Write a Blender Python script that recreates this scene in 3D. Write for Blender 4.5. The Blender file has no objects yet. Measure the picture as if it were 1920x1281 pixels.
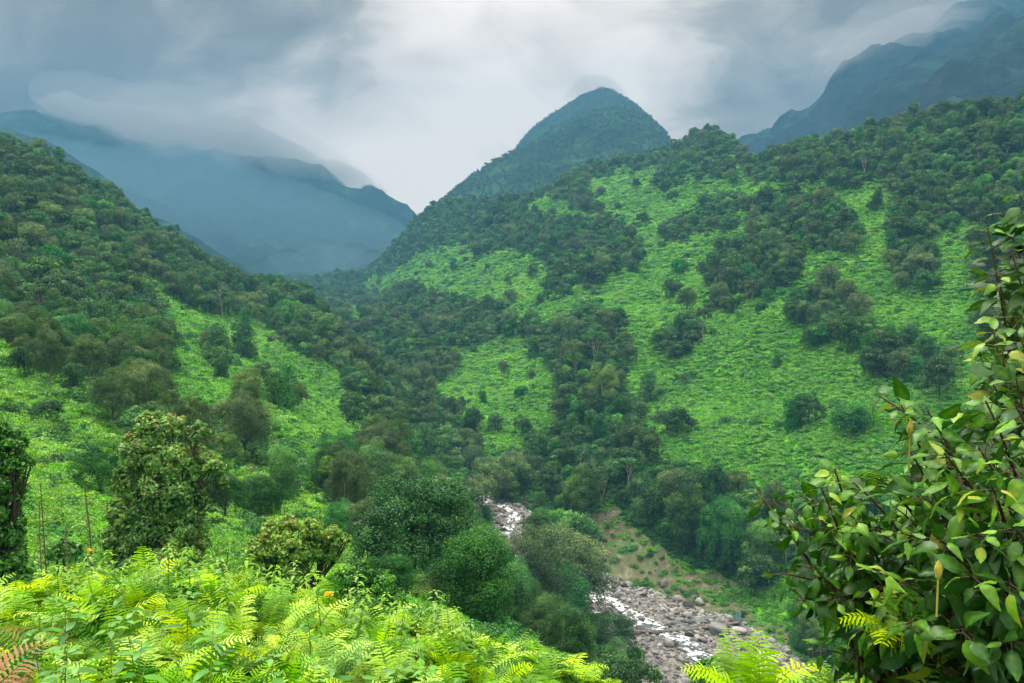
import bpy, math, random
import numpy as np
from mathutils import Vector, Matrix

sc = bpy.context.scene
COL = sc.collection
rng = np.random.default_rng(7)
random.seed(7)

# ------------------------------------------------------------------ camera
PW, PH, FPX = 1920.0, 1281.0, 1663.0
TH = math.atan(140.5 / FPX)
cd = bpy.data.cameras.new('camera')
cd.sensor_width = 36.0
cd.lens = FPX / PW * 36.0
cd.clip_start = 0.05
cd.clip_end = 30000
cam = bpy.data.objects.new('camera', cd)
COL.objects.link(cam)
cam.location = (0, 0, 0)
cam.rotation_euler = (math.pi / 2 - TH, 0, 0)
sc.camera = cam

# ------------------------------------------------------------------ render settings
sc.view_settings.view_transform = 'Standard'
sc.view_settings.look = 'None'
sc.view_settings.gamma = 1.0
sc.view_settings.exposure = 1.13
cy = sc.cycles
cy.max_bounces = 5
cy.diffuse_bounces = 3
cy.glossy_bounces = 2
cy.transmission_bounces = 3
cy.transparent_max_bounces = 6
cy.volume_bounces = 2
cy.use_denoising = True
try:
    cy.denoiser = 'OPENIMAGEDENOISE'
    cy.denoising_input_passes = 'RGB_ALBEDO_NORMAL'
    cy.denoising_prefilter = 'ACCURATE'
except Exception:
    pass
cy.use_adaptive_sampling = False
sc.render.film_transparent = False

# ------------------------------------------------------------------ sky and sun
SUN_EL, SUN_AZ = math.radians(58), math.radians(-50)     # azimuth from +Y towards +X
world = bpy.data.worlds.new("World")
sc.world = world
world.use_nodes = True
wt = world.node_tree
wt.nodes.clear()


def N(t, ty, **kw):
    n = t.nodes.new(ty)
    for k, v in kw.items():
        if k.startswith('i_'):
            key = k[2:]
            key = int(key) if key.isdigit() else key.replace('_', ' ')
            n.inputs[key].default_value = v
        else:
            setattr(n, k, v)
    return n


def M(t, op, a, b=None, c=None, clamp=False):
    n = t.nodes.new('ShaderNodeMath')
    n.operation = op
    n.use_clamp = clamp
    for i, v in enumerate((a, b, c)):
        if v is None:
            continue
        if isinstance(v, (int, float)):
            n.inputs[i].default_value = v
        else:
            t.links.new(v, n.inputs[i])
    return n.outputs[0]


def VM(t, op, a, b=None, out=0):
    n = t.nodes.new('ShaderNodeVectorMath')
    n.operation = op
    for i, v in enumerate((a, b)):
        if v is None:
            continue
        if isinstance(v, (tuple, list)):
            n.inputs[i].default_value = v
        elif isinstance(v, (int, float)):
            n.inputs['Scale'].default_value = v
        else:
            t.links.new(v, n.inputs[i])
    return n.outputs[out]


def ramp(t, fac, stops, interp='LINEAR'):
    n = t.nodes.new('ShaderNodeValToRGB')
    n.color_ramp.interpolation = interp
    e = n.color_ramp.elements
    while len(e) < len(stops):
        e.new(0.5)
    for i, (p, c) in enumerate(stops):
        e[i].position = p
        e[i].color = (c[0], c[1], c[2], 1) if isinstance(c, (tuple, list)) else (c, c, c, 1)
    t.links.new(fac, n.inputs[0])
    return n.outputs[0]


def mixc(t, fac, a, b, mode='MIX'):
    n = t.nodes.new('ShaderNodeMix')
    n.data_type = 'RGBA'
    n.blend_type = mode
    for s, v in ((n.inputs[0], fac), (n.inputs[6], a), (n.inputs[7], b)):
        if isinstance(v, (int, float)):
            s.default_value = v
        elif isinstance(v, (tuple, list)):
            s.default_value = (v[0], v[1], v[2], 1)
        else:
            t.links.new(v, s)
    return n.outputs[2]


def noise(t, vec, scale, detail=4, rough=0.55, dist=0.0):
    n = t.nodes.new('ShaderNodeTexNoise')
    n.inputs['Scale'].default_value = scale
    n.inputs['Detail'].default_value = detail
    n.inputs['Roughness'].default_value = rough
    n.inputs['Distortion'].default_value = dist
    if vec is not None:
        t.links.new(vec, n.inputs['Vector'])
    return n.outputs[0]


def pixdir(px, py):
    xc = (px - PW / 2) / FPX
    yc = (PH / 2 - py) / FPX
    v = Vector((xc, math.cos(TH) + yc * math.sin(TH), -math.sin(TH) + yc * math.cos(TH)))
    return v.normalized()


def build_world():
    t = wt
    tc = N(t, 'ShaderNodeTexCoord')
    d = VM(t, 'NORMALIZE', tc.outputs['Generated'])
    sep = N(t, 'ShaderNodeSeparateXYZ')
    t.links.new(d, sep.inputs[0])
    z = sep.outputs[2]
    sky = N(t, 'ShaderNodeTexSky', sky_type='NISHITA', sun_disc=False, sun_elevation=SUN_EL,
            sun_rotation=SUN_AZ, altitude=2000, dust_density=2.0)
    skyc = VM(t, 'SCALE', sky.outputs[0], 0.10)
    # billowing overcast
    p = VM(t, 'MULTIPLY', d, (3.0, 3.0, 5.5))
    warp = N(t, 'ShaderNodeTexNoise', i_Scale=0.9, i_Detail=3)
    t.links.new(p, warp.inputs['Vector'])
    pw = VM(t, 'ADD', p, VM(t, 'SCALE', VM(t, 'SUBTRACT', warp.outputs[1], (.5, .5, .5)), 1.3))
    n1 = noise(t, pw, 0.8, 5, 0.5)
    n2 = noise(t, VM(t, 'ADD', pw, (7.3, 2.1, 0)), 1.9, 6, 0.55)
    val = M(t, 'ADD', M(t, 'MULTIPLY', M(t, 'SUBTRACT', n1, 0.5), 0.9), M(t, 'MULTIPLY', M(t, 'SUBTRACT', n2, 0.5), 1.25))
    # brighter and darker banks of cloud standing in given directions of the sky
    for (px, py, sig, amp) in ((1230, 175, .10, .28), (980, 70, .10, .22), (700, 330, .12, .16), (480, 215, .08, .12), (800, 150, .09, .08),
                               (760, 390, .07, .25), (1260, 60, .08, .12), (900, 260, .10, .16), (1500, 200, .05, .06),
                               (300, 190, .12, .10), (150, 60, .16, -.20), (60, 180, .10, -.08), (450, 40, .09, -.14), (1390, 80, .07, -.12), (1080, 90, .035, -.16), (690, 100, .05, -.18),
                               (560, 150, .05, -.10), (1640, 60, .12, -.16), (1850, 20, .10, -.18), (380, 290, .10, -.06), (1400, 230, .05, -.14), (1300, 230, .05, -.05)):
        c = pixdir(px, py)
        dist = VM(t, 'DISTANCE', VM(t, 'ADD', d, VM(t, 'SCALE', VM(t, 'SUBTRACT', warp.outputs[1], (.5, .5, .5)), 0.10)), tuple(c), out=1)
        g = M(t, 'POWER', 2.718, M(t, 'MULTIPLY', M(t, 'MULTIPLY', dist, dist), -0.5 / sig / sig))
        val = M(t, 'ADD', val, M(t, 'MULTIPLY', g, amp))
    v01 = M(t, 'ADD', val, 0.5, clamp=True)
    cl = ramp(t, v01, [(0.0, (0.14, 0.085, 0.05)), (0.3, (0.24, 0.19, 0.14)), (0.5, (0.455, 0.38, 0.295)),
                       (0.7, (0.92, 0.76, 0.64)), (1.0, (1.25, 1.07, .93))])
    # the overcast is much brighter overhead than low down over the mountains
    gain = ramp(t, z, [(0.0, 1.0), (0.42, 1.0), (0.62, 3.6), (1.0, 6.9)], 'EASE')
    ovh = M(t, 'MULTIPLY', M(t, 'SUBTRACT', z, .45), 4.0, clamp=True)
    cl = VM(t, 'MULTIPLY', mixc(t, ovh, cl, (.47, .44, .40)), VM(t, 'SCALE', gain, SKY_GAIN))
    both = mixc(t, 0.95, skyc, cl)
    bg = N(t, 'ShaderNodeBackground')
    t.links.new(both, bg.inputs[0])
    bg.inputs[1].default_value = 1.0
    out = N(t, 'ShaderNodeOutputWorld')
    t.links.new(bg.outputs[0], out.inputs[0])


SKY_GAIN = 0.9
build_world()
sd = bpy.data.lights.new('sun', 'SUN')
sd.energy = 1.5
sd.angle = math.radians(14)
sd.color = (1.0, 0.95, 0.86)
sun = bpy.data.objects.new('sun', sd)
COL.objects.link(sun)
sdir = Vector((math.sin(SUN_AZ) * math.cos(SUN_EL), math.cos(SUN_AZ) * math.cos(SUN_EL), math.sin(SUN_EL)))
sun.rotation_euler = sdir.to_track_quat('Z', 'Y').to_euler()

# ------------------------------------------------------------------ helpers


def at(px, py, d):
    """points at world distance d along +Y seen at photo pixel px,py (arrays allowed)"""
    px = np.asarray(px, float); py = np.asarray(py, float); d = np.asarray(d, float)
    xc = (px - PW / 2) / FPX
    yc = (PH / 2 - py) / FPX
    dy = math.cos(TH) + yc * math.sin(TH)
    dz = -math.sin(TH) + yc * math.cos(TH)
    return np.stack([xc / dy * d, d * np.ones_like(xc), dz / dy * d], -1)


def proj(P):
    P = np.asarray(P, float)
    x, y, z = P[..., 0], P[..., 1], P[..., 2]
    dep = y * math.cos(TH) - z * math.sin(TH)
    up = y * math.sin(TH) + z * math.cos(TH)
    dep = np.maximum(dep, 0.05)
    return PW / 2 + FPX * x / dep, PH / 2 - FPX * up / dep


def pchip(x, Y, xq):
    """monotone cubic along axis 0"""
    x = np.asarray(x, float); Y = np.asarray(Y, float)
    sh = (-1,) + (1,) * (Y.ndim - 1)
    h = np.diff(x).reshape(sh)
    dl = np.diff(Y, axis=0) / h
    m = np.zeros_like(Y)
    w1 = 2 * h[1:] + h[:-1]; w2 = h[1:] + 2 * h[:-1]
    ok = dl[:-1] * dl[1:] > 0
    a = np.where(ok, dl[:-1], 1.0); b = np.where(ok, dl[1:], 1.0)
    m[1:-1] = np.where(ok, (w1 + w2) / (w1 / a + w2 / b), 0.0)
    m[0] = dl[0]; m[-1] = dl[-1]
    i = np.clip(np.searchsorted(x, xq, side='right') - 1, 0, len(x) - 2)
    t = ((xq - x[i]) / (x[i + 1] - x[i])).reshape(sh)
    hh = (x[i + 1] - x[i]).reshape(sh)
    return ((2 * t**3 - 3 * t**2 + 1) * Y[i] + (t**3 - 2 * t**2 + t) * hh * m[i]
            + (-2 * t**3 + 3 * t**2) * Y[i + 1] + (t**3 - t**2) * hh * m[i + 1])


_perm = rng.permutation(4096)
_vals = rng.random(4096) * 2 - 1


def vnoise(x, y):
    xi = np.floor(x).astype(int); yi = np.floor(y).astype(int)
    fx = x - xi; fy = y - yi
    fx = fx * fx * (3 - 2 * fx); fy = fy * fy * (3 - 2 * fy)

    def hsh(a, b):
        return _vals[_perm[(_perm[a & 4095] + b) & 4095]]
    return ((hsh(xi, yi) * (1 - fx) + hsh(xi + 1, yi) * fx) * (1 - fy)
            + (hsh(xi, yi + 1) * (1 - fx) + hsh(xi + 1, yi + 1) * fx) * fy)


def fbm(x, y, wl, octs=4, gain=0.5):
    r = 0; a = 1.0; s = 0
    for k in range(octs):
        r = r + a * vnoise(x / wl + 17.3 * k, y / wl - 9.1 * k)
        s += a; a *= gain; wl /= 2.03
    return r / s


def inpoly(px, py, poly):
    inside = np.zeros(px.shape, bool)
    n = len(poly)
    for i in range(n):
        x1, y1 = poly[i]; x2, y2 = poly[(i + 1) % n]
        if y1 == y2:
            continue
        c = ((y1 > py) != (y2 > py)) & (px < (x2 - x1) * (py - y1) / (y2 - y1) + x1)
        inside ^= c
    return inside


def smooth(a, b, x):
    t = np.clip((x - a) / (b - a), 0, 1)
    return t * t * (3 - 2 * t)


def mesh(name, V, F, mat=None, smooth_sh=False, attrs=None):
    """V (n,3) array, F (m,k) array or list of arrays of faces"""
    me = bpy.data.meshes.new(name)
    if isinstance(F, np.ndarray):
        F = [F]
    F = [np.asarray(f, np.int32) for f in F if len(f)]
    tot = sum(f.size for f in F)
    nf = sum(len(f) for f in F)
    me.vertices.add(len(V))
    me.vertices.foreach_set('co', np.asarray(V, np.float32).ravel())
    me.loops.add(tot)
    me.polygons.add(nf)
    me.loops.foreach_set('vertex_index', np.concatenate([f.ravel() for f in F]))
    starts = []; s = 0
    for f in F:
        k = f.shape[1]
        starts.append(s + np.arange(len(f)) * k)
        s += f.size
    me.polygons.foreach_set('loop_start', np.concatenate(starts).astype(np.int32))
    if attrs:
        for k, v in attrs.items():
            v = np.asarray(v, np.float32)
            if v.ndim == 1:
                at_ = me.attributes.new(k, 'FLOAT', 'POINT')
                at_.data.foreach_set('value', v)
            else:
                at_ = me.attributes.new(k, 'FLOAT_COLOR', 'POINT')
                c4 = np.ones((len(v), 4), np.float32); c4[:, :3] = v
                at_.data.foreach_set('color', c4.ravel())
    me.update(calc_edges=True)
    if smooth_sh:
        me.polygons.foreach_set('use_smooth', np.ones(nf, bool))
    if mat is not None:
        for m_ in (mat if isinstance(mat, (list, tuple)) else [mat]):
            me.materials.append(m_)
    return me


def link(name, me, parent=None, loc=None):
    o = bpy.data.objects.new(name, me)
    COL.objects.link(o)
    if parent is not None:
        o.parent = parent
    if loc is not None:
        o.location = loc
    return o


def tag(o, label=None, cat=None, group=None, kind=None):
    if label: o['label'] = label
    if cat: o['category'] = cat
    if group: o['group'] = group
    if kind: o['kind'] = kind
    return o


def grid_faces(nr, ncol):
    i = np.arange(nr - 1)[:, None] * ncol + np.arange(ncol - 1)[None, :]
    i = i.ravel()
    return np.stack([i, i + 1, i + ncol + 1, i + ncol], -1)


def tube(path, radii, sides=7):
    """tapered tube along path -> V,F"""
    path = np.asarray(path, float); n = len(path)
    radii = np.broadcast_to(np.asarray(radii, float), (n,))
    tg = np.gradient(path, axis=0)
    tg /= np.linalg.norm(tg, axis=1)[:, None] + 1e-9
    ref = np.array([0.31, 0.17, 0.93]) if abs(tg[0][2]) < 0.8 else np.array([0.93, 0.3, 0.17])
    a = np.cross(tg, ref); a /= np.linalg.norm(a, axis=1)[:, None] + 1e-9
    b = np.cross(tg, a)
    an = np.arange(sides) * 2 * math.pi / sides
    V = path[:, None, :] + radii[:, None, None] * (a[:, None, :] * np.cos(an)[None, :, None] + b[:, None, :] * np.sin(an)[None, :, None])
    V = V.reshape(-1, 3)
    F = []
    for i in range(n - 1):
        for j in range(sides):
            F.append((i * sides + j, i * sides + (j + 1) % sides, (i + 1) * sides + (j + 1) % sides, (i + 1) * sides + j))
    return V, np.array(F)


class Soup:
    def __init__(self):
        self.V = []; self.Q = []; self.T = []; self.A = []; self.n = 0

    def add(self, V, F, a=0.5):
        V = np.asarray(V, float); F = np.asarray(F)
        if len(V) == 0: return
        (self.Q if F.shape[1] == 4 else self.T).append(F + self.n)
        self.V.append(V)
        self.A.append(np.broadcast_to(np.asarray(a, float), (len(V),)))
        self.n += len(V)

    def build(self, name, mat, smooth_sh=False):
        F = []
        if self.Q: F.append(np.concatenate(self.Q))
        if self.T: F.append(np.concatenate(self.T))
        return mesh(name, np.concatenate(self.V), F, mat, smooth_sh, {'tint': np.concatenate(self.A)})


# ------------------------------------------------------------------ materials
def newmat(name):
    m = bpy.data.materials.new(name)
    m.use_nodes = True
    m.node_tree.nodes.clear()
    return m, m.node_tree


def foliage_mat(name, dark, mid, light, rough=0.55, spec=0.25, trans=0.3, var=0.35, accent=None, nscale=0.35, patch=0.0, spots=False):
    """leaf colours: tint attribute runs dark -> mid -> light, each plant a shade of its own"""
    m, t = newmat(name)
    at_ = N(t, 'ShaderNodeAttribute', attribute_name='tint')
    oi = N(t, 'ShaderNodeObjectInfo')
    tc = N(t, 'ShaderNodeTexCoord')
    nz = noise(t, tc.outputs['Object'], nscale, 2)
    f = M(t, 'ADD', at_.outputs['Fac'], M(t, 'MULTIPLY', M(t, 'SUBTRACT', nz, 0.5), 0.9), clamp=True)
    if patch:
        ln = noise(t, oi.outputs['Location'], .035, 4, .6)
        f = M(t, 'ADD', f, M(t, 'MULTIPLY', M(t, 'SUBTRACT', ln, .5), patch * 2), clamp=True)
    if spots:
        hn = noise(t, tc.outputs['Object'], 42.0, 4, .6)
        f = M(t, 'ADD', f, M(t, 'MULTIPLY', M(t, 'SUBTRACT', hn, .5), .55))
        f = M(t, 'MAXIMUM', f, 0.0)
    stops = [(0.0, dark), (0.5, mid), (0.93 if accent else 1.0, light)]
    if accent:
        stops.append((0.97, accent))
    c = ramp(t, f, stops)
    if spots:
        sn = noise(t, tc.outputs['Object'], 75.0, 2, .5)
        c = mixc(t, M(t, 'MULTIPLY', M(t, 'SUBTRACT', sn, .70), 14.0, clamp=True), c, (.16, .10, .03))
    hs = N(t, 'ShaderNodeHueSaturation')
    t.links.new(c, hs.inputs['Color'])
    r = oi.outputs['Random']
    r2 = M(t, 'FRACT', M(t, 'MULTIPLY', r, 7.31))
    t.links.new(M(t, 'ADD', M(t, 'MULTIPLY', M(t, 'SUBTRACT', r2, 0.36), 0.038 * var / 0.35), 0.5), hs.inputs['Hue'])
    t.links.new(M(t, 'ADD', M(t, 'MULTIPLY', M(t, 'SUBTRACT', r, 0.5), 2 * var), 1.0), hs.inputs['Value'])
    t.links.new(M(t, 'ADD', M(t, 'MULTIPLY', M(t, 'FRACT', M(t, 'MULTIPLY', r, 3.77)), -0.25), 1.05), hs.inputs['Saturation'])
    pb = N(t, 'ShaderNodeBsdfPrincipled')
    pb.inputs['Roughness'].default_value = rough
    pb.inputs['Specular IOR Level'].default_value = spec
    t.links.new(hs.outputs[0], pb.inputs['Base Color'])
    tr = N(t, 'ShaderNodeBsdfTranslucent')
    t.links.new(mixc(t, 1.0, hs.outputs[0], (1.0, 0.95, 0.5), 'MULTIPLY'), tr.inputs[0])
    mx = N(t, 'ShaderNodeMixShader')
    mx.inputs[0].default_value = trans
    t.links.new(pb.outputs[0], mx.inputs[1]); t.links.new(tr.outputs[0], mx.inputs[2])
    out = N(t, 'ShaderNodeOutputMaterial')
    t.links.new(mx.outputs[0], out.inputs[0])
    return m


def plain_mat(name, a, b, scale=3.0, rough=0.8, spec=0.2, bump=0.0, detail=5, coords='Object', vmin=.7, vr=.6):
    m, t = newmat(name)
    tc = N(t, 'ShaderNodeTexCoord')
    oi = N(t, 'ShaderNodeObjectInfo')
    v = VM(t, 'ADD', tc.outputs[coords], VM(t, 'SCALE', (1, 1, 1), 1.0))
    nz = noise(t, tc.outputs[coords], scale, detail)
    f = M(t, 'ADD', M(t, 'MULTIPLY', M(t, 'SUBTRACT', nz, 0.5), 2.2), 0.5, clamp=True)
    c = mixc(t, f, a, b)
    hs = N(t, 'ShaderNodeHueSaturation')
    t.links.new(c, hs.inputs['Color'])
    t.links.new(M(t, 'ADD', M(t, 'MULTIPLY', oi.outputs['Random'], vr), vmin), hs.inputs['Value'])
    pb = N(t, 'ShaderNodeBsdfPrincipled')
    pb.inputs['Roughness'].default_value = rough
    pb.inputs['Specular IOR Level'].default_value = spec
    t.links.new(hs.outputs[0], pb.inputs['Base Color'])
    if bump:
        bm = N(t, 'ShaderNodeBump')
        bm.inputs['Strength'].default_value = bump
        t.links.new(nz, bm.inputs['Height'])
        t.links.new(bm.outputs[0], pb.inputs['Normal'])
    out = N(t, 'ShaderNodeOutputMaterial')
    t.links.new(pb.outputs[0], out.inputs[0])
    return m


M_TREE = foliage_mat('tree_leaves', (.014, .060, .012), (.042, .150, .020), (.14, .33, .04))
M_TREE2 = foliage_mat('vine_leaves', (.014, .085, .010), (.040, .19, .018), (.13, .39, .035))
M_GREY = foliage_mat('greyish_leaves', (.028, .080, .020), (.085, .175, .040), (.22, .33, .075))
M_PALE = foliage_mat('pale_leaves', (.05, .14, .03), (.13, .27, .05), (.28, .40, .09), var=.2)
M_MEADOW = foliage_mat('meadow_leaves', (.055, .26, .014), (.15, .47, .022), (.36, .70, .05), var=.12, trans=.42, patch=.5)
M_MEADOW_NEAR = foliage_mat('slope_leaves', (.045, .19, .008), (.17, .45, .014), (.38, .68, .035), var=.24, trans=.35, patch=.8)
M_BARK = plain_mat('bark', (.10, .085, .065), (.045, .038, .03), 4.0, .9, .1, .3)
M_PBARK = plain_mat('pale_bark', (.42, .38, .31), (.20, .18, .14), 4.0, .85, .1, .2)


def terrain_mat():
    m, t = newmat('hillside_ground')
    a = N(t, 'ShaderNodeAttribute', attribute_name='cover')
    sp = N(t, 'ShaderNodeSeparateColor')
    t.links.new(a.outputs['Color'], sp.inputs[0])
    geo = N(t, 'ShaderNodeNewGeometry')
    P = geo.outputs['Position']
    n1 = noise(t, P, 0.35, 6, 0.65)
    n2 = noise(t, P, 0.03, 4, 0.6)
    f = M(t, 'ADD', M(t, 'MULTIPLY', M(t, 'SUBTRACT', n1, .5), 2.0), 0.5, clamp=True)
    forest = mixc(t, f, (.010, .035, .009), (.026, .085, .016))
    mead = mixc(t, f, (.06, .26, .012), (.15, .46, .022))
    n3 = noise(t, P, 0.9, 6, 0.7)
    n4 = noise(t, VM(t, 'MULTIPLY', P, (.35, .35, .08)), 1.0, 6, .7, .6)
    n5 = noise(t, P, .16, 5, .65)
    soil = ramp(t, n4, [(0.3, (.05, .055, .05)), (0.42, (.11, .105, .065)), (0.5, (.10, .12, .04)), (0.58, (.16, .15, .09)), (0.7, (.26, .24, .19))])
    soil = mixc(t, M(t, 'MULTIPLY', M(t, 'SUBTRACT', n5, .545), 9.0, clamp=True), soil, (.05, .15, .025))
    soil = mixc(t, M(t, 'MULTIPLY', M(t, 'SUBTRACT', n3, .66), 14.0, clamp=True), soil, (.45, .41, .34))
    c = mixc(t, sp.outputs[0], forest, mead)
    c = mixc(t, sp.outputs[1], c, soil)
    rk = ramp(t, n3, [(0.3, (.05, .05, .05)), (0.5, (.15, .14, .12)), (0.7, (.32, .29, .25))])
    c = mixc(t, sp.outputs[2], c, rk)
    pb = N(t, 'ShaderNodeBsdfPrincipled')
    pb.inputs['Roughness'].default_value = .9
    pb.inputs['Specular IOR Level'].default_value = .1
    t.links.new(c, pb.inputs['Base Color'])
    bm = N(t, 'ShaderNodeBump')
    bm.inputs['Strength'].default_value = .8
    bm.inputs['Distance'].default_value = 0.6
    t.links.new(n1, bm.inputs['Height'])
    t.links.new(bm.outputs[0], pb.inputs['Normal'])
    out = N(t, 'ShaderNodeOutputMaterial')
    t.links.new(pb.outputs[0], out.inputs[0])
    return m


def mountain_mat(name, a, b, c_, rock):
    m, t = newmat(name)
    geo = N(t, 'ShaderNodeNewGeometry')
    P = geo.outputs['Position']
    n1 = noise(t, P, 0.012, 8, 0.65)
    n2 = noise(t, P, 0.05, 6, 0.7)
    f = M(t, 'ADD', M(t, 'MULTIPLY', M(t, 'SUBTRACT', M(t, 'ADD', M(t, 'MULTIPLY', n1, .6), M(t, 'MULTIPLY', n2, .4)), .5), 3.2), 0.5, clamp=True)
    c = ramp(t, f, [(0.0, a), (0.55, b), (0.8, c_), (1.0, c_)])
    sp = N(t, 'ShaderNodeSeparateXYZ')
    t.links.new(geo.outputs['Normal'], sp.inputs[0])
    steep = M(t, 'SUBTRACT', 1.0, M(t, 'MULTIPLY', M(t, 'SUBTRACT', sp.outputs[2], 0.30), 5.0), clamp=True)
    c = mixc(t, M(t, 'MULTIPLY', steep, M(t, 'MULTIPLY', n2, 1.2), clamp=True), c, rock)
    pb = N(t, 'ShaderNodeBsdfPrincipled')
    pb.inputs['Roughness'].default_value = .95
    pb.inputs['Specular IOR Level'].default_value = .05
    t.links.new(c, pb.inputs['Base Color'])
    bm = N(t, 'ShaderNodeBump')
    bm.inputs['Strength'].default_value = 1.0
    bm.inputs['Distance'].default_value = 8
    t.links.new(n2, bm.inputs['Height'])
    t.links.new(bm.outputs[0], pb.inputs['Normal'])
    out = N(t, 'ShaderNodeOutputMaterial')
    t.links.new(pb.outputs[0], out.inputs[0])
    return m


M_TERRAIN = terrain_mat()
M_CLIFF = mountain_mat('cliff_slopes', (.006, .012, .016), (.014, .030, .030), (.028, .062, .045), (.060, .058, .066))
M_MOUNT = mountain_mat('mountain_slopes', (.004, .013, .012), (.011, .032, .020), (.035, .10, .034), (.022, .026, .030))

# ------------------------------------------------------------------ the valley: feature lines lofted across the view
# per photo column: (distance, photo row) of each feature from the camera's knoll to the far crest
VAL = {
 -700: [(40, 900), (80, 720), (140, 480), (200, 330), (380, 160), (520, 300), (600, 420), (700, 500), (800, 520), (900, 530), (1000, 540), (1150, 540), (1300, 540), (1500, 540), (1900, 545)],
 -300: [(40, 960), (80, 780), (140, 590), (210, 450), (430, 235), (600, 330), (700, 470), (800, 570), (850, 570), (950, 565), (1050, 560), (1150, 552), (1300, 545), (1500, 540), (1900, 545)],
 0: [(40, 1010), (80, 850), (140, 700), (220, 555), (480, 290), (620, 400), (750, 540), (800, 580), (880, 575), (950, 568), (1050, 560), (1200, 552), (1350, 545), (1500, 540), (1900, 545)],
 150: [(40, 1035), (80, 885), (140, 745), (230, 612), (500, 348), (640, 470), (760, 580), (820, 585), (880, 578), (950, 570), (1050, 560), (1200, 552), (1350, 545), (1500, 540), (1900, 545)],
 300: [(40, 1065), (80, 930), (140, 795), (240, 660), (520, 445), (660, 530), (780, 600), (840, 595), (900, 583), (1000, 572), (1100, 562), (1200, 552), (1350, 545), (1500, 540), (1900, 545)],
 450: [(40, 1092), (80, 965), (140, 835), (255, 705), (540, 537), (680, 580), (780, 605), (840, 598), (900, 586), (1000, 574), (1100, 564), (1200, 552), (1350, 545), (1500, 540), (1900, 545)],
 570: [(40, 1112), (80, 1000), (140, 872), (260, 748), (540, 566), (660, 600), (740, 602), (800, 588), (880, 578), (980, 568), (1080, 560), (1200, 550), (1350, 544), (1500, 538), (1900, 545)],
 680: [(40, 1135), (80, 1035), (140, 925), (245, 830), (400, 706), (520, 672), (560, 658), (620, 632), (700, 612), (800, 592), (920, 575), (1060, 558), (1250, 538), (1450, 524), (1900, 540)],
 780: [(40, 1155), (80, 1065), (135, 990), (220, 915), (320, 835), (385, 775), (415, 752), (460, 706), (530, 660), (620, 620), (740, 575), (900, 530), (1100, 478), (1350, 428), (1700, 470)],
 850: [(40, 1182), (80, 1100), (130, 1055), (200, 1010), (268, 945), (312, 862), (342, 822), (385, 760), (445, 696), (530, 640), (650, 588), (800, 530), (1000, 462), (1250, 385), (1600, 450)],
 960: [(40, 1215), (80, 1165), (125, 1140), (170, 1130), (205, 1095), (236, 1032), (276, 945), (302, 885), (345, 805), (405, 725), (485, 648), (600, 560), (790, 465), (1050, 398), (1400, 480)],
 1100: [(40, 1290), (80, 1300), (120, 1300), (150, 1285), (172, 1240), (196, 1165), (236, 1050), (252, 985), (278, 880), (320, 782), (380, 682), (480, 570), (650, 452), (1000, 338), (1300, 420)],
 1250: [(40, 1400), (80, 1440), (120, 1420), (140, 1390), (155, 1340), (170, 1282), (222, 1100), (240, 1000), (262, 885), (300, 782), (360, 672), (450, 560), (600, 440), (950, 288), (1200, 380)],
 1340: [(40, 1430), (80, 1460), (120, 1430), (135, 1400), (150, 1350), (166, 1300), (212, 1130), (230, 1040), (252, 915), (285, 800), (335, 682), (415, 556), (560, 415), (900, 250), (1100, 340)],
 1378: [(40, 1440), (80, 1465), (120, 1430), (135, 1400), (150, 1350), (164, 1305), (206, 1145), (224, 1060), (245, 935), (275, 820), (322, 696), (398, 560), (530, 412), (860, 272), (1050, 350)],
 1405: [(40, 1450), (80, 1470), (120, 1430), (135, 1400), (150, 1350), (162, 1310), (202, 1160), (218, 1080), (238, 955), (268, 835), (312, 706), (382, 565), (505, 415), (720, 316), (950, 400)],
 1480: [(40, 1450), (80, 1470), (115, 1450), (130, 1420), (145, 1370), (157, 1335), (192, 1195), (206, 1100), (226, 960), (254, 835), (298, 700), (362, 560), (465, 410), (640, 292), (850, 370)],
 1600: [(40, 1460), (80, 1480), (110, 1470), (125, 1440), (138, 1400), (150, 1365), (175, 1262), (190, 1140), (210, 985), (236, 835), (275, 692), (332, 550), (430, 395), (590, 268), (800, 350)],
 1750: [(40, 1460), (80, 1490), (105, 1480), (120, 1460), (134, 1425), (145, 1395), (166, 1290), (180, 1140), (198, 985), (222, 835), (258, 688), (310, 540), (398, 378), (540, 226), (750, 300)],
 1920: [(40, 1460), (80, 1500), (100, 1490), (115, 1475), (130, 1440), (140, 1415), (160, 1305), (172, 1140), (190, 985), (212, 832), (246, 682), (292, 532), (368, 362), (490, 208), (700, 280)],
 2400: [(40, 1460), (80, 1500), (100, 1490), (115, 1475), (128, 1440), (138, 1420), (158, 1300), (170, 1120), (188, 950), (208, 790), (238, 630), (280, 470), (345, 290), (450, 130), (650, 240)],
}
# the knoll the photographer stands on: rows of plant tops
KN = {-700: 1060, -300: 1060, 0: 1075, 150: 1052, 300: 1046, 450: 1066, 570: 1090, 680: 1118, 780: 1140, 850: 1162, 960: 1192, 1100: 1236,
      1250: 1330, 1340: 1340, 1378: 1335, 1405: 1325, 1480: 1290, 1600: 1250, 1750: 1230, 1920: 1220, 2400: 1200}


def zrow(z, d):
    """photo row at the image centre of height z at distance d"""
    P = np.array([0.0, d, z])
    return float(proj(P)[1])


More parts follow.
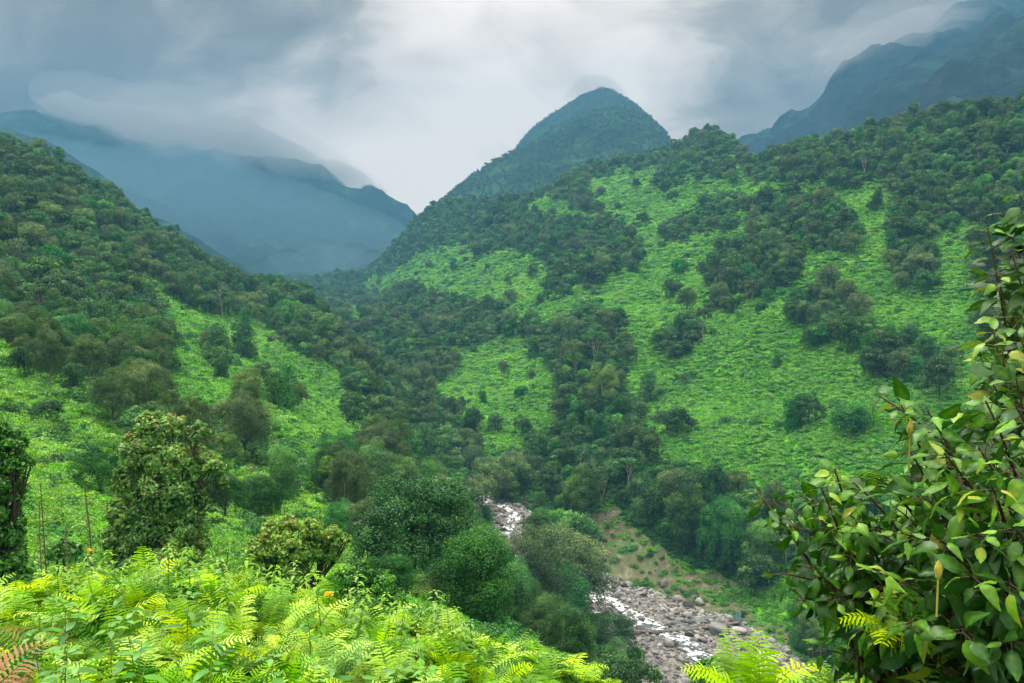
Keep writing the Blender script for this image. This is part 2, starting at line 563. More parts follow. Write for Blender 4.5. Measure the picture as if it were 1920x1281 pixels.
cols = sorted(VAL)
node_d = []; node_p = []
for c in cols:
    kp = KN[c]
    crest_z = float(at(c, kp, 11.5)[2]) - 0.66
    near = [(0.6, zrow(-1.75, .6)), (1.6, zrow(-1.95, 1.6)), (3.2, zrow(-2.2, 3.2)), (6.0, zrow((crest_z * .45 - 2.2 * .55), 6.0)),
            (11.5, zrow(crest_z, 11.5)), (19, zrow(crest_z - 5.5, 19))]
    if c >= 1340:
        near[2] = (3.2, zrow(-1.98, 3.2)); near[3] = (6.0, zrow(-3.0, 6.0))
    L = near + VAL[c]
    node_d.append([a for a, b in L]); node_p.append([b for a, b in L])
node_d = np.log(np.array(node_d)); node_p = np.array(node_p, float)
# rows in terms of slope from the camera, so that near nodes behave
S_nodes = at(np.array(cols)[:, None] * np.ones_like(node_p), node_p, 1.0)[..., 2]

pxs = np.concatenate([np.linspace(-700, -60, 60), np.linspace(-52, 1980, 620), np.linspace(1992, 2400, 40)])
Dn = pchip(cols, node_d, pxs)          # (ncol, nodes)
Sn = pchip(cols, S_nodes, pxs)
nn = Dn.shape[1]
sub = [3, 4, 6, 12, 14, 14] + [26] * 4 + [30] * 2 + [26] * 8 + [10]
tq = np.concatenate([i + np.arange(s) / s for i, s in enumerate(sub[:nn - 1])] + [[nn - 1]])
Dg = np.exp(pchip(np.arange(nn), Dn.T, tq))    # (rows, cols)
Sg = pchip(np.arange(nn), Sn.T, tq)
U = (pxs - PW / 2) / FPX / math.cos(TH)
X = Dg * U[None, :] * (1 / (1 + 0 * Dg))
# keep the column over the photo's px for the given slope
yc_ = (Sg * math.cos(TH) + math.sin(TH)) / (math.cos(TH) - Sg * math.sin(TH))
X = Dg * ((pxs[None, :] - PW / 2) / FPX) / (math.cos(TH) + yc_ * math.sin(TH))
Z = Dg * Sg
Y = Dg.copy()
amp = smooth(15, 160, Y)
Z = Z + amp * (5.5 * fbm(X, Y, 70, 3) + 2.0 * fbm(X + 300, Y, 22, 3)) + smooth(400, 900, Y) * 14 * fbm(X, Y + 900, 150, 4)
Z = Z + smooth(4, 25, Y) * 0.5 * fbm(X, Y + 55, 6, 3) + smooth(30, 70, Y) * 0.6 * fbm(X - 99, Y, 9, 3)
# diagonal gullies and ribs on the far slopes
rib = np.abs(vnoise((X + 0.55 * Y) / 42.0, (Y - 0.3 * X) / 190.0))
Z = Z + smooth(230, 330, Y) * smooth(560, 700, PW / 2 + X / Y * FPX) * (rib - 0.35) * 9

# river course
RZ = [(120, -84), (160, -81), (200, -79.3), (235, -76), (275, -73), (312, -68), (342, -64), (420, -60)]


def zriver(d):
    return np.interp(d, [a for a, b in RZ], [b for a, b in RZ])


def river_pt(px, py):
    lo, hi = 100.0, 500.0
    for _ in range(50):
        m = (lo + hi) / 2
        if at(px, py, m)[2] < zriver(m): hi = m
        else: lo = m
    return at(px, py, lo)


RIV_PX = [(1480, 1330), (1400, 1280), (1335, 1238), (1300, 1214), (1275, 1190), (1238, 1177), (1201, 1160), (1164, 1134), (1124, 1115), (1075, 1085),
          (1020, 1062), (965, 1045), (942, 1028), (948, 1000), (965, 965), (955, 950), (925, 940), (895, 925), (882, 905), (872, 880), (862, 850), (853, 820), (840, 790), (815, 765)]
RIV = np.array([river_pt(*p) for p in RIV_PX])
_tt = np.arange(len(RIV))
RIV = pchip(_tt, RIV, np.linspace(0, len(RIV) - 1, 140))


def riv_dist(x, y):
    sh = x.shape
    x = x.ravel(); y = y.ravel()
    best = np.full(x.shape, 1e9); bz = np.zeros(x.shape)
    sel = (y > 90) & (y < 520)
    xs = x[sel]; ys = y[sel]
    b = np.full(xs.shape, 1e9); z = np.zeros(xs.shape)
    for p, q in zip(RIV[:-1], RIV[1:]):
        dx, dy = q[0] - p[0], q[1] - p[1]
        t = np.clip(((xs - p[0]) * dx + (ys - p[1]) * dy) / (dx * dx + dy * dy + 1e-9), 0, 1)
        dd = np.hypot(xs - p[0] - t * dx, ys - p[1] - t * dy)
        up = dd < b
        b = np.where(up, dd, b); z = np.where(up, p[2] + t * (q[2] - p[2]), z)
    best[sel] = b; bz[sel] = z
    return best.reshape(sh), bz.reshape(sh)


RD, RZZ = riv_dist(X, Y)
_bw = np.interp(Y, [150, 205, 222, 245, 275, 300, 420], [17, 15, 9, 5.0, 4.5, 1.8, 1.5])
wcar = 1 - smooth(_bw, _bw * 1.9, RD)
Z = Z * (1 - wcar) + (RZZ - 0.7 + 0.5 * fbm(X, Y, 3, 2)) * wcar
# ground right at the camera stays under the eye
T_P = np.stack([X, Y, Z], -1)
PXg, PYg = proj(T_P)

# what grows where (outlines read off the photograph)
MEADOW = [
 [(262, 515), (300, 535), (352, 572), (410, 580), (450, 590), (490, 605), (530, 625), (580, 660), (640, 700), (680, 738), (662, 765), (600, 775), (540, 772), (500, 735), (460, 700), (430, 668), (370, 640), (310, 610), (285, 565)],
 [(300, 600), (430, 690), (540, 775), (680, 735), (715, 770), (690, 815), (560, 850), (430, 780), (330, 690)],
 [(310, 690), (390, 720), (430, 780), (330, 770)], [(520, 765), (640, 770), (650, 815), (560, 840), (520, 810)],
 [(-700, 500), (-300, 560), (0, 648), (90, 690), (170, 735), (235, 775), (262, 830), (250, 1100), (-60, 1150), (-700, 1200)],
 [(380, 900), (440, 960), (480, 1060), (520, 1140), (300, 1150), (300, 900)],
 [(420, 870), (540, 890), (640, 950), (720, 1000), (770, 1060), (720, 1120), (560, 1060), (470, 960)],
 [(860, 1010), (905, 1040), (900, 1120), (850, 1100)],
 [(600, 960), (690, 985), (780, 1050), (830, 1110), (860, 1180), (640, 1180), (560, 1090)],
 [(1215, 790), (1235, 730), (1330, 665), (1400, 610), (1490, 600), (1540, 690), (1620, 700), (1700, 730), (1860, 730), (2400, 640), (2400, 900), (1650, 900), (1600, 950), (1480, 940), (1400, 900), (1290, 868), (1240, 850)],
 [(1165, 655), (1130, 600), (1120, 560), (1190, 530), (1300, 515), (1325, 560), (1290, 590), (1245, 612), (1225, 660), (1245, 690), (1200, 700)],
 [(1180, 520), (1195, 430), (1330, 380), (1420, 330), (1500, 320), (1450, 370), (1330, 430), (1250, 450), (1225, 500), (1310, 480), (1310, 520)],
 [(850, 480), (880, 520), (960, 480), (1040, 490), (1050, 560), (1130, 560), (1120, 590), (1000, 595), (930, 560), (870, 550)],
 [(640, 560), (700, 520), (770, 470), (830, 465), (850, 520), (740, 545), (690, 560), (670, 600), (645, 590)],
 [(1010, 395), (1080, 350), (1180, 318), (1240, 315), (1220, 350), (1150, 385), (1200, 400), (1180, 420), (1060, 400)],
 [(1290, 300), (1350, 290), (1380, 320), (1340, 350), (1290, 340)],
 [(1595, 350), (1650, 370), (1670, 470), (1660, 560), (1740, 590), (1860, 570), (1860, 700), (1760, 690), (1700, 620), (1620, 620), (1500, 600), (1420, 600), (1380, 580), (1480, 520), (1500, 480), (1600, 480), (1615, 430)],
 [(1740, 420), (1860, 400), (2100, 420), (2100, 560), (1860, 570), (1770, 560)],
 [(850, 625), (930, 640), (985, 670), (1040, 720), (1030, 780), (960, 840), (880, 800), (860, 730), (850, 680)],
 [(900, 800), (960, 830), (940, 880), (895, 860)],
]
WOODS = [
 [(690, 530), (740, 440), (840, 345), (960, 270), (1090, 290), (1250, 230), (1390, 200), (1395, 295), (1330, 300), (1290, 285), (1230, 308), (1100, 345), (1000, 385), (980, 410), (900, 440), (850, 470), (800, 468), (745, 515)],
 [(860, 430), (960, 400), (1050, 402), (1150, 408), (1202, 448), (1192, 500), (1130, 518), (1080, 545), (1020, 562), (1022, 500), (960, 478), (890, 478)],
 [(1250, 300), (1340, 262), (1385, 300), (1375, 345), (1330, 330), (1290, 350), (1240, 365), (1200, 350)],
 [(672, 565), (760, 530), (860, 562), (948, 562), (962, 625), (900, 642), (840, 655), (848, 705), (795, 700), (720, 652), (680, 612)],
 [(960, 602), (1040, 605), (1100, 562), (1172, 602), (1180, 670), (1152, 702), (1190, 742), (1200, 790), (1215, 850), (1290, 872), (1400, 902), (1480, 955), (1490, 1080), (1400, 1105), (1330, 1060), (1250, 1050), (1150, 955), (1080, 955), (1000, 935), (960, 905), (890, 905), (882, 862), (960, 850), (1035, 790), (1050, 700), (1000, 662)],
 [(1242, 435), (1290, 400), (1330, 372), (1400, 366), (1412, 390), (1368, 425), (1300, 452), (1262, 452)],
 [(1386, 270), (1450, 255), (1640, 200), (1920, 150), (2400, 60), (2400, 400), (1920, 405), (1830, 425), (1750, 425), (1690, 375), (1640, 345), (1590, 352), (1540, 345), (1480, 350), (1400, 335)],
 [(1418, 380), (1480, 350), (1592, 392), (1602, 448), (1560, 482), (1500, 472), (1482, 530), (1440, 552), (1380, 570), (1330, 582), (1318, 520), (1340, 450), (1400, 432)],
 [(1228, 642), (1262, 610), (1312, 602), (1322, 640), (1290, 662), (1240, 664)],
 [(1478, 545), (1560, 530), (1612, 602), (1600, 652), (1530, 642), (1482, 602)],
 [(1660, 400), (1722, 390), (1762, 462), (1752, 542), (1700, 552), (1664, 502)],
 [(1608, 640), (1702, 608), (1782, 660), (1762, 722), (1660, 722), (1620, 692)],
 [(1248, 722), (1310, 690), (1322, 702), (1262, 732)],
 [(1820, 450), (2400, 430), (2400, 640), (1850, 640)],
 [(686, 605), (760, 655), (800, 700), (862, 760), (902, 830), (962, 900), (950, 965), (880, 925), (838, 862), (800, 765), (700, 680), (640, 640)],
 [(990, 360), (1060, 380), (1120, 400), (1100, 345)],
 [(560, 480), (640, 500), (700, 500), (680, 560), (640, 600), (560, 590)],
 [(1500, 930), (2400, 900), (2400, 1400), (1480, 1400)],
]
RIGHT_SIDE = [(640, 560), (700, 500), (780, 400), (860, 330), (1000, 200), (2400, -100), (2400, 1400), (1420, 1400), (1420, 1180), (1100, 950), (960, 940), (880, 860), (830, 760), (760, 680), (690, 620)]
SOIL = [[(1085, 960), (1150, 955), (1200, 1000), (1250, 1050), (1330, 1065), (1400, 1100), (1405, 1180), (1330, 1165), (1230, 1130), (1150, 1100), (1110, 1060)],
        [(1390, 1160), (1500, 1190), (1450, 1280), (1330, 1290), (1350, 1240)], [(985, 930), (1010, 960), (985, 1010), (920, 1010), (925, 960)]]


def warp_px(px, py, wl=34, amt=15):
    return (px + amt * 1.5 * fbm(px + 500, py, wl, 3), py + amt * fbm(px, py + 777, wl, 3))


def cover(px, py):
    a, b = warp_px(px, py)
    md = np.zeros(px.shape, bool)
    for p in MEADOW: md |= inpoly(a, b, p)
    rs = inpoly(a, b, RIGHT_SIDE)
    wd = np.zeros(px.shape, bool)
    for p in WOODS: wd |= inpoly(a, b, p)
    md = np.where(rs, ~wd, md & ~(wd & (px < 720)))
    so = np.zeros(px.shape, bool)
    for p in SOIL: so |= inpoly(a, b, p)
    return md, so


MD, SO = cover(PXg, PYg)
TREE_OK = ~cover(PXg, PYg - 3.5 * FPX / np.maximum(Y, 60))[0] & ~cover(PXg, PYg - 5.8 * FPX / np.maximum(Y, 60))[0]
MD &= ~((PXg < 640) & (Y > 620))
vsel = RD < _bw * 1.25
cov = np.zeros(X.shape + (3,))
cov[..., 0] = (MD | (Y < 60)) & (Y > 17)
cov[..., 1] = SO & (Y > 100)
cov[..., 2] = vsel
Fg = grid_faces(*X.shape)
me = mesh('ground', T_P.reshape(-1, 3), Fg, M_TERRAIN, True, {'cover': cov.reshape(-1, 3)})
ground = tag(link('ground', me), 'steep green valley sides falling to the rocky river gorge', 'ground', kind='structure')

# land around and behind the camera, out to the horizon


def loft(name, table, subs, npx, disp, label, mat=None, order=None):
    cs = sorted(table)
    nd = np.log(np.array([[a for a, b in table[c]] for c in cs], float))
    npy = np.array([[b for a, b in table[c]] for c in cs], float)
    q = np.linspace(cs[0], cs[-1], npx)
    D = pchip(cs, nd, q); Pp = pchip(cs, npy, q)
    k = D.shape[1]
    t = np.concatenate([i + np.arange(subs) / subs for i in range(k - 1)] + [[k - 1]])
    D = np.exp(pchip(np.arange(k), D.T, t)); Pp = pchip(np.arange(k), Pp.T, t)
    P = at(q[None, :] * np.ones_like(D), Pp, D)
    P[..., 2] += disp(P[..., 0], P[..., 1], D)
    me = mesh(name, P.reshape(-1, 3), grid_faces(*D.shape), mat or M_MOUNT, True)
    o = tag(link(name, me), label, 'mountain', kind='structure')
    return o, P


def ridged(x, y, wl, octs=5):
    r = 0; a = 1.0; s = 0
    for k in range(octs):
        r = r + a * (1 - 2 * np.abs(vnoise(x / wl + 31.7 * k, y / wl + 5.3 * k)))
        s += a; a *= 0.52; wl /= 2.07
    return r / s


PEAK = {
 400: [(1250, 640), (1600, 620), (2050, 600), (2350, 610), (2950, 620), (3350, 640)],
 560: [(1250, 620), (1600, 570), (2050, 545), (2350, 560), (2950, 570), (3350, 600)],
 640: [(1250, 620), (1600, 560), (2050, 525), (2350, 540), (2950, 560), (3350, 600)],
 700: [(1250, 600), (1550, 545), (2000, 502), (2350, 520), (2950, 545), (3350, 600)],
 745: [(1200, 600), (1500, 520), (1980, 470), (2350, 500), (2950, 520), (3350, 600)],
 790: [(1200, 560), (1480, 490), (1950, 415), (2350, 450), (2950, 470), (3350, 540)],
 850: [(1200, 520), (1480, 440), (1950, 360), (2350, 400), (2950, 420), (3350, 500)],
 940: [(1200, 480), (1480, 400), (1950, 305), (2350, 330), (2950, 335), (3350, 450)],
 975: [(1200, 480), (1480, 385), (1980, 283), (2350, 290), (2950, 272), (3350, 400)],
 1040: [(1200, 470), (1480, 370), (1980, 246), (2350, 255), (2950, 210), (3350, 330)],
 1090: [(1200, 460), (1480, 350), (1980, 228), (2350, 225), (2950, 176), (3350, 300)],
 1130: [(1200, 450), (1480, 340), (1980, 214), (2350, 210), (2950, 160), (3350, 300)],
 1165: [(1200, 450), (1480, 335), (1980, 209), (2350, 215), (2950, 176), (3350, 300)],
 1200: [(1200, 450), (1480, 340), (1980, 220), (2350, 230), (2950, 201), (3350, 320)],
 1235: [(1200, 450), (1480, 350), (1980, 246), (2350, 260), (2950, 235), (3350, 350)],
 1254: [(1200, 450), (1480, 360), (1980, 268), (2350, 290), (2950, 272), (3350, 380)],
 1268: [(1200, 450), (1480, 400), (1980, 330), (2350, 380), (2950, 380), (3350, 450)],
 1400: [(1200, 560), (1480, 540), (1980, 500), (2350, 520), (2950, 560), (3350, 580)],
}
_, PK_P = loft('mountain', PEAK, 44, 420, lambda x, y, d: 20 * (ridged(x + 0.3 * y, y * .5, 210) - .3) + 9 * fbm(x, y, 45, 4),
     'dark forested pointed mountain in the middle, its summit touching the cloud')

LEFT = {
 -600: [(1400, 545), (1600, 470), (2000, 300), (2600, 180), (3000, 120), (3500, 200)],
 0: [(1400, 560), (1600, 520), (2000, 400), (2600, 275), (3000, 200), (3500, 260)],
 130: [(1400, 560), (1600, 525), (2000, 440), (2600, 290), (3000, 214), (3500, 270)],
 300: [(1400, 560), (1600, 530), (2000, 480), (2600, 370), (3000, 255), (3500, 320)],
 450: [(1400, 560), (1600, 534), (2000, 500), (2600, 420), (3000, 285), (3500, 340)],
 560: [(1400, 560), (1600, 534), (2000, 510), (2600, 450), (3000, 312), (3500, 360)],
 620: [(1400, 560), (1600, 534), (2000, 510), (2600, 455), (3000, 328), (3500, 370)],
 665: [(1400, 560), (1600, 534), (2000, 510), (2600, 455), (3000, 350), (3500, 380)],
 690: [(1400, 560), (1600, 534), (2000, 510), (2600, 455), (3000, 348), (3500, 380)],
 730: [(1400, 560), (1600, 534), (2000, 512), (2600, 470), (3000, 372), (3500, 400)],
 775: [(1400, 560), (1600, 536), (2000, 515), (2600, 485), (3000, 402), (3500, 430)],
 900: [(1400, 560), (1600, 540), (2000, 525), (2600, 500), (3000, 500), (3500, 520)],
 1300: [(1400, 560), (1600, 545), (2000, 540), (2600, 530), (3000, 530), (3500, 530)],
}
loft('mountain', LEFT, 30, 420, lambda x, y, d: smooth(1600, 2200, y) * (52 * (ridged(x - .25 * y, y * .35, 480) - .3) + 26 * (ridged(x + .3 * y, y * .5, 130, 3) - .3) + 10 * fbm(x, y, 40, 3)),
     'distant hazy blue mountain wall across the valley on the left, top lost in cloud')
SPUR = {
 -600: [(1200, 500), (1710, 200), (1880, 190), (2475, 300)],
 0: [(1200, 520), (1710, 248), (1880, 250), (2475, 330)],
 90: [(1200, 530), (1710, 264), (1880, 270), (2475, 350)],
 160: [(1200, 540), (1710, 298), (1880, 305), (2475, 380)],
 210: [(1200, 550), (1710, 330), (1880, 340), (2475, 420)],
 250: [(1200, 560), (1710, 375), (1880, 380), (2475, 440)],
 330: [(1200, 570), (1625, 430), (1880, 450), (2475, 500)],
 420: [(1200, 580), (1582, 490), (1880, 510), (2475, 540)],
 520: [(1200, 590), (1540, 545), (1880, 550), (2475, 560)],
 700: [(1200, 600), (1540, 580), (1880, 580), (2475, 590)],
}
loft('mountain', SPUR, 40, 260, lambda x, y, d: 22 * (ridged(x, y * .5, 260) - .3) + 8 * fbm(x, y, 50, 4),
     'faint hazy mountain spur rising just behind the forested left hillside')


def cliff_disp(x, y, d):
    return 62 * (ridged(x * 1.3 + .6 * y, y * .5 - .2 * x, 300) - .3) + 26 * (ridged(x + .7 * y, y * .4, 95, 4) - .3) + 6 * fbm(x, y, 18, 3)


CL_B = {
 1300: [(1300, 520), (1850, 470), (2100, 420), (2450, 450)],
 1385: [(1300, 500), (1850, 330), (2100, 265), (2450, 320)],
 1440: [(1300, 500), (1850, 330), (2100, 262), (2450, 320)],
 1475: [(1300, 490), (1850, 290), (2100, 238), (2450, 320)],
 1520: [(1300, 480), (1850, 270), (2100, 214), (2450, 300)],
 1545: [(1300, 470), (1850, 245), (2100, 180), (2450, 280)],
 1562: [(1300, 470), (1850, 230), (2100, 146), (2450, 260)],
 1640: [(1300, 460), (1850, 190), (2100, 95), (2450, 200)],
 1740: [(1300, 450), (1850, 150), (2100, 62), (2450, 180)],
 1850: [(1300, 450), (1850, 140), (2100, 20), (2450, 150)],
 2100: [(1300, 440), (1850, 120), (2100, 15), (2450, 100)],
 2600: [(1300, 440), (1850, 120), (2100, 20), (2450, 100)],
}
loft('mountain', CL_B, 60, 260, cliff_disp, 'steep blue mountain shoulder rising into the cloud at the upper right, farthest of the three', M_CLIFF)
CL_C = {
 1480: [(1100, 520), (1550, 400), (1680, 420), (1900, 450)],
 1585: [(1100, 480), (1550, 240), (1680, 250), (1900, 330)],
 1640: [(1100, 470), (1550, 186), (1680, 200), (1900, 300)],
 1700: [(1100, 460), (1550, 152), (1680, 165), (1900, 280)],
 1760: [(1100, 450), (1550, 120), (1680, 130), (1900, 250)],
 1820: [(1100, 440), (1550, 82), (1680, 95), (1900, 220)],
 1865: [(1100, 430), (1550, 36), (1680, 50), (1900, 200)],
 1930: [(1100, 430), (1550, 25), (1680, 40), (1900, 200)],
 2100: [(1100, 420), (1550, -40), (1680, -20), (1900, 150)],
 2600: [(1100, 400), (1550, -80), (1680, -50), (1900, 100)],
}
_, CC_P = loft('mountain', CL_C, 60, 260, cliff_disp, 'blue mountain ridge climbing to the top right corner between two other ridges', M_CLIFF)
CL_D = {
 1600: [(850, 480), (1200, 380), (1320, 400), (1500, 450)],
 1700: [(850, 450), (1200, 222), (1320, 235), (1500, 350)],
 1740: [(850, 440), (1200, 185), (1320, 200), (1500, 330)],
 1790: [(850, 430), (1200, 140), (1320, 155), (1500, 300)],
 1850: [(850, 420), (1200, 108), (1320, 125), (1500, 280)],
 1920: [(850, 410), (1200, 64), (1320, 85), (1500, 260)],
 2100: [(850, 400), (1200, 0), (1320, 20), (1500, 200)],
 2600: [(850, 380), (1200, -40), (1320, -20), (1500, 150)],
}
_, CD_P = loft('mountain', CL_D, 60, 240, cliff_disp, 'nearest blue green mountain ridge just above the forested right hilltop', M_CLIFF)

gx = np.linspace(-3600, 3600, 61); gy = np.linspace(-1500, 3600, 61)
GX, GY = np.meshgrid(gx, gy)
gz = -100 - 0 * GX
me = mesh('plain', np.stack([GX, GY, gz], -1).reshape(-1, 3), grid_faces(61, 61), M_TERRAIN, True, {'cover': np.zeros((GX.size, 3))})
tag(link('land', me), 'low green land stretching out under the hills', 'land', kind='structure')

# ------------------------------------------------------------------ leaves and trees


def leaves(C, Nn, size, rg, aspect=1.6, fold=0.25, jit=0.6):
    """diamond leaf faces at centres C, roughly facing Nn"""
    n = len(C)
    Nn = Nn + jit * rg.normal(size=(n, 3))
    Nn /= np.linalg.norm(Nn, axis=1)[:, None] + 1e-9
    r = rg.normal(size=(n, 3))
    r[:, 2] -= 0.6
    a = r - (r * Nn).sum(1)[:, None] * Nn
    a /= np.linalg.norm(a, axis=1)[:, None] + 1e-9
    b = np.cross(Nn, a)
    s = (np.asarray(size) * np.ones(n))[:, None] * rg.uniform(.65, 1.35, (n, 1))
    V = np.stack([C - a * s * .5, C + b * s * .5 / aspect - Nn * s * fold * .3, C + a * s * .5 - Nn * s * fold, C - b * s * .5 / aspect - Nn * s * fold * .3], 1)
    return V.reshape(-1, 3), np.arange(4 * n).reshape(n, 4)


def dirs(n, rg, zlo=-0.3):
    z = rg.uniform(zlo, 1, n)
    a = rg.uniform(0, 2 * math.pi, n)
    r = np.sqrt(1 - z * z)
    return np.stack([r * np.cos(a), r * np.sin(a), z], -1)


def make_crown(rg, H, R, base, nl, leaf, nlobes=14, shape='round', drape=0.0, lobe=0.42, aspect=1.6, gap=0.0):
    """lobed crown of leaf faces; returns soup and lobe centres"""
    S = Soup()
    cz = []
    for k in range(nlobes):
        t = (k + .5) / nlobes
        if shape == 'umbrella':
            a = k * 2.4; rr = R * math.sqrt(t) * .85
            c = np.array([rr * math.cos(a), rr * math.sin(a), H * (.90 - .16 * t) + rg.normal() * H * .03])
            lr = R * lobe * rg.uniform(.6, 1.0)
        elif shape == 'column':
            a = k * 2.4; z = base + (H * .93 - base) * t
            w = R * (.45 + .3 * math.sin(t * 3.0))
            c = np.array([w * .6 * math.cos(a), w * .6 * math.sin(a), z])
            lr = R * lobe * rg.uniform(.75, 1.15)
        else:
            z0 = 1 - 1.35 * t
            a = k * 2.4 + rg.normal() * .3
            w = math.sqrt(max(0.05, 1 - z0 * z0)) * R * .68
            mid = (H + base) / 2; hh = (H - base) / 2
            c = np.array([w * math.cos(a), w * math.sin(a), mid + hh * .72 * z0 + rg.normal() * hh * .08])
            lr = R * lobe * rg.uniform(.65, 1.2)
        c = c + rg.normal(size=3) * np.array([.13 * R, .13 * R, .05 * H])
        lr *= rg.uniform(.8, 1.25)
        cz.append((c, lr))
    wts = np.array([l ** 2 for c, l in cz]); wts /= wts.sum()
    cnt = (wts * nl).astype(int)
    for (c, lr), n in zip(cz, cnt):
        d = dirs(n, rg, -0.45)
        # sub clumps make the lobe's surface uneven
        cl = dirs(9, rg, -0.4)
        idx = rg.integers(0, 9, n)
        sub = (rg.random(n) < .65)[:, None]
        p_ = np.where(sub, cl[idx] * .78 + d * .36, d)
        rad = rg.uniform(.72, 1.08, n)[:, None]
        C = c + p_ * lr * rad * np.array([1, 1, .82])
        nrm = np.where(sub, cl[idx] * .4 + d, d)
        V, F = leaves(C, nrm + np.array([0, 0, .35]), leaf, rg, aspect)
        tint = np.repeat(np.clip(.45 + .22 * rg.normal(size=n) + .24 * rg.normal(), 0, .95), 4)
        S.add(V, F, tint)
        if drape > 0:
            m = int(n * drape)
            ns = max(3, m // 26)
            for _ in range(ns):
                a = rg.uniform(0, 6.28)
                p0 = c + np.array([math.cos(a) * lr * .85, math.sin(a) * lr * .85, -lr * .2])
                ln = rg.uniform(.25, .9) * (p0[2] - base * .3)
                q = rg.uniform(0, 1, 26)
                C = p0 + np.stack([rg.normal(size=26) * leaf * .7, rg.normal(size=26) * leaf * .7, -q * ln], -1)
                V, F = leaves(C, np.array([math.cos(a), math.sin(a), .3]) * np.ones((26, 1)), leaf, rg, aspect)
                S.add(V, F, np.repeat(np.clip(.4 + .2 * rg.normal(size=26), 0, .9), 4))
    return S, cz


def make_trunk(rg, H, base, cz, r0, limbs=6, multi=1):
    S = Soup()
    for s in range(multi):
        lean = rg.normal(size=2) * (.04 * H if multi == 1 else .13 * H)
        n = 7
        q = np.linspace(0, 1, n)
        top = (base + (H - base) * .55)
        path = np.stack([lean[0] * q ** 1.3 + rg.normal(size=n) * .012 * H, lean[1] * q ** 1.3 + rg.normal(size=n) * .012 * H, -1.0 + (top + 1.0) * q], -1)
        V, F = tube(path, r0 * (1 - .6 * q) * (1 if multi == 1 else .7), 7)
        S.add(V, F)
        sel = rg.permutation(len(cz))[:limbs]
        for i in sel:
            c, lr = cz[i]
            k = rg.integers(3, 6)
            p0 = path[k]
            mid = (p0 + c) / 2 + np.array([0, 0, -.06 * H])
            V, F = tube(np.array([p0, mid, c + np.array([0, 0, lr * .3])]), [r0 * .42, r0 * .26, r0 * .08], 5)
            S.add(V, F)
    return S


PROTO = []      # dicts: crown mesh, trunk mesh, joined object for the mass


def tree_proto(name, seed, H, R, base, nl, leaf, mat, bark, r0, **kw):
    rg = np.random.default_rng(seed)
    tk = dict(limbs=kw.pop('limbs', 6), multi=kw.pop('multi', 1))
    S, cz = make_crown(rg, H, R, base, nl, leaf, **kw)
    T = make_trunk(rg, H, base, cz, r0, **tk)
    cm = S.build(name + '_crown', mat)
    tm = T.build(name + '_trunk', bark, True)
    # joined copy used by the far forest
    J = Soup()
    V = np.concatenate(S.V + T.V)
    nS = S.n
    FS = np.concatenate(S.Q); FT = np.concatenate(T.Q) + nS
    jm = mesh(name + '_joined', V, [np.concatenate([FS, FT])], [mat, bark], False, {'tint': np.concatenate(S.A + T.A)})
    mi = np.zeros(len(FS) + len(FT), np.int32); mi[len(FS):] = 1
    jm.polygons.foreach_set('material_index', mi)
    jo = bpy.data.objects.new(name + '_joined', jm)
    PROTO.append(dict(name=name, crown=cm, trunk=tm, obj=jo, H=H, R=R))
    return len(PROTO) - 1


K_ROUND = [tree_proto('tree', 11, 11, 5.2, 2.5, 5200, .50, M_TREE, M_BARK, .32, nlobes=17, drape=.12),
           tree_proto('tree', 12, 12, 4.6, 3.0, 5000, .48, M_TREE, M_BARK, .30, nlobes=15, drape=.10),
           tree_proto('tree', 13, 9, 4.8, 1.5, 4600, .46, M_TREE, M_BARK, .28, nlobes=20, lobe=.36)]
K_VINE = [tree_proto('tree', 21, 11, 3.9, 1.2, 5600, .42, M_TREE2, M_BARK, .30, nlobes=16, shape='column', drape=.5, lobe=.55),
          tree_proto('tree', 22, 9, 4.8, 1.0, 5600, .42, M_TREE2, M_BARK, .28, nlobes=15, drape=.6)]
K_UMB = [tree_proto('tree', 31, 13, 5.2, 6, 3800, .45, M_TREE, M_PBARK, .24, nlobes=16, shape='umbrella', lobe=.33, multi=2, limbs=7),
         tree_proto('tree', 32, 12, 3.8, 6, 2800, .45, M_GREY, M_PBARK, .22, nlobes=11, shape='umbrella', lobe=.36, limbs=8)]
K_GREY = [tree_proto('tree', 41, 12, 5.0, 2.5, 6000, .36, M_GREY, M_BARK, .28, nlobes=19, lobe=.40, drape=.15),
          tree_proto('tree', 42, 13, 4.2, 2.5, 5200, .36, M_GREY, M_PBARK, .26, nlobes=15, lobe=.42, drape=.1)]
K_PALE = [tree_proto('tree', 51, 9, 3.6, 2.5, 3600, .44, M_PALE, M_PBARK, .20, nlobes=13, lobe=.40)]
K_COLM = [tree_proto('tree', 61, 12, 2.4, .8, 3800, .38, M_TREE2, M_BARK, .26, nlobes=14, shape='column', lobe=.8, drape=.3)]


def bush_proto(name, seed, R, nl, leaf, mat, lobes=7, flat=.7):
    rg = np.random.default_rng(seed)
    S = Soup()
    for k in range(lobes):
        a = k * 2.4; rr = R * .62 * math.sqrt((k + .2) / lobes)
        lr = R * rg.uniform(.38, .6)
        c = np.array([rr * math.cos(a), rr * math.sin(a), lr * flat * rg.uniform(.2, .9)])
        n = nl // lobes
        d = dirs(n, rg, -.1)
        C = c + d * lr * rg.uniform(.7, 1.1, n)[:, None] * np.array([1, 1, flat])
        V, F = leaves(C, d + np.array([0, 0, .5]), leaf, rg)
        S.add(V, F, np.repeat(np.clip(.45 + .2 * rg.normal(size=n) + .15 * rg.normal(), 0, .9), 4))
    me = S.build(name, mat)
    return bpy.data.objects.new(name, me)


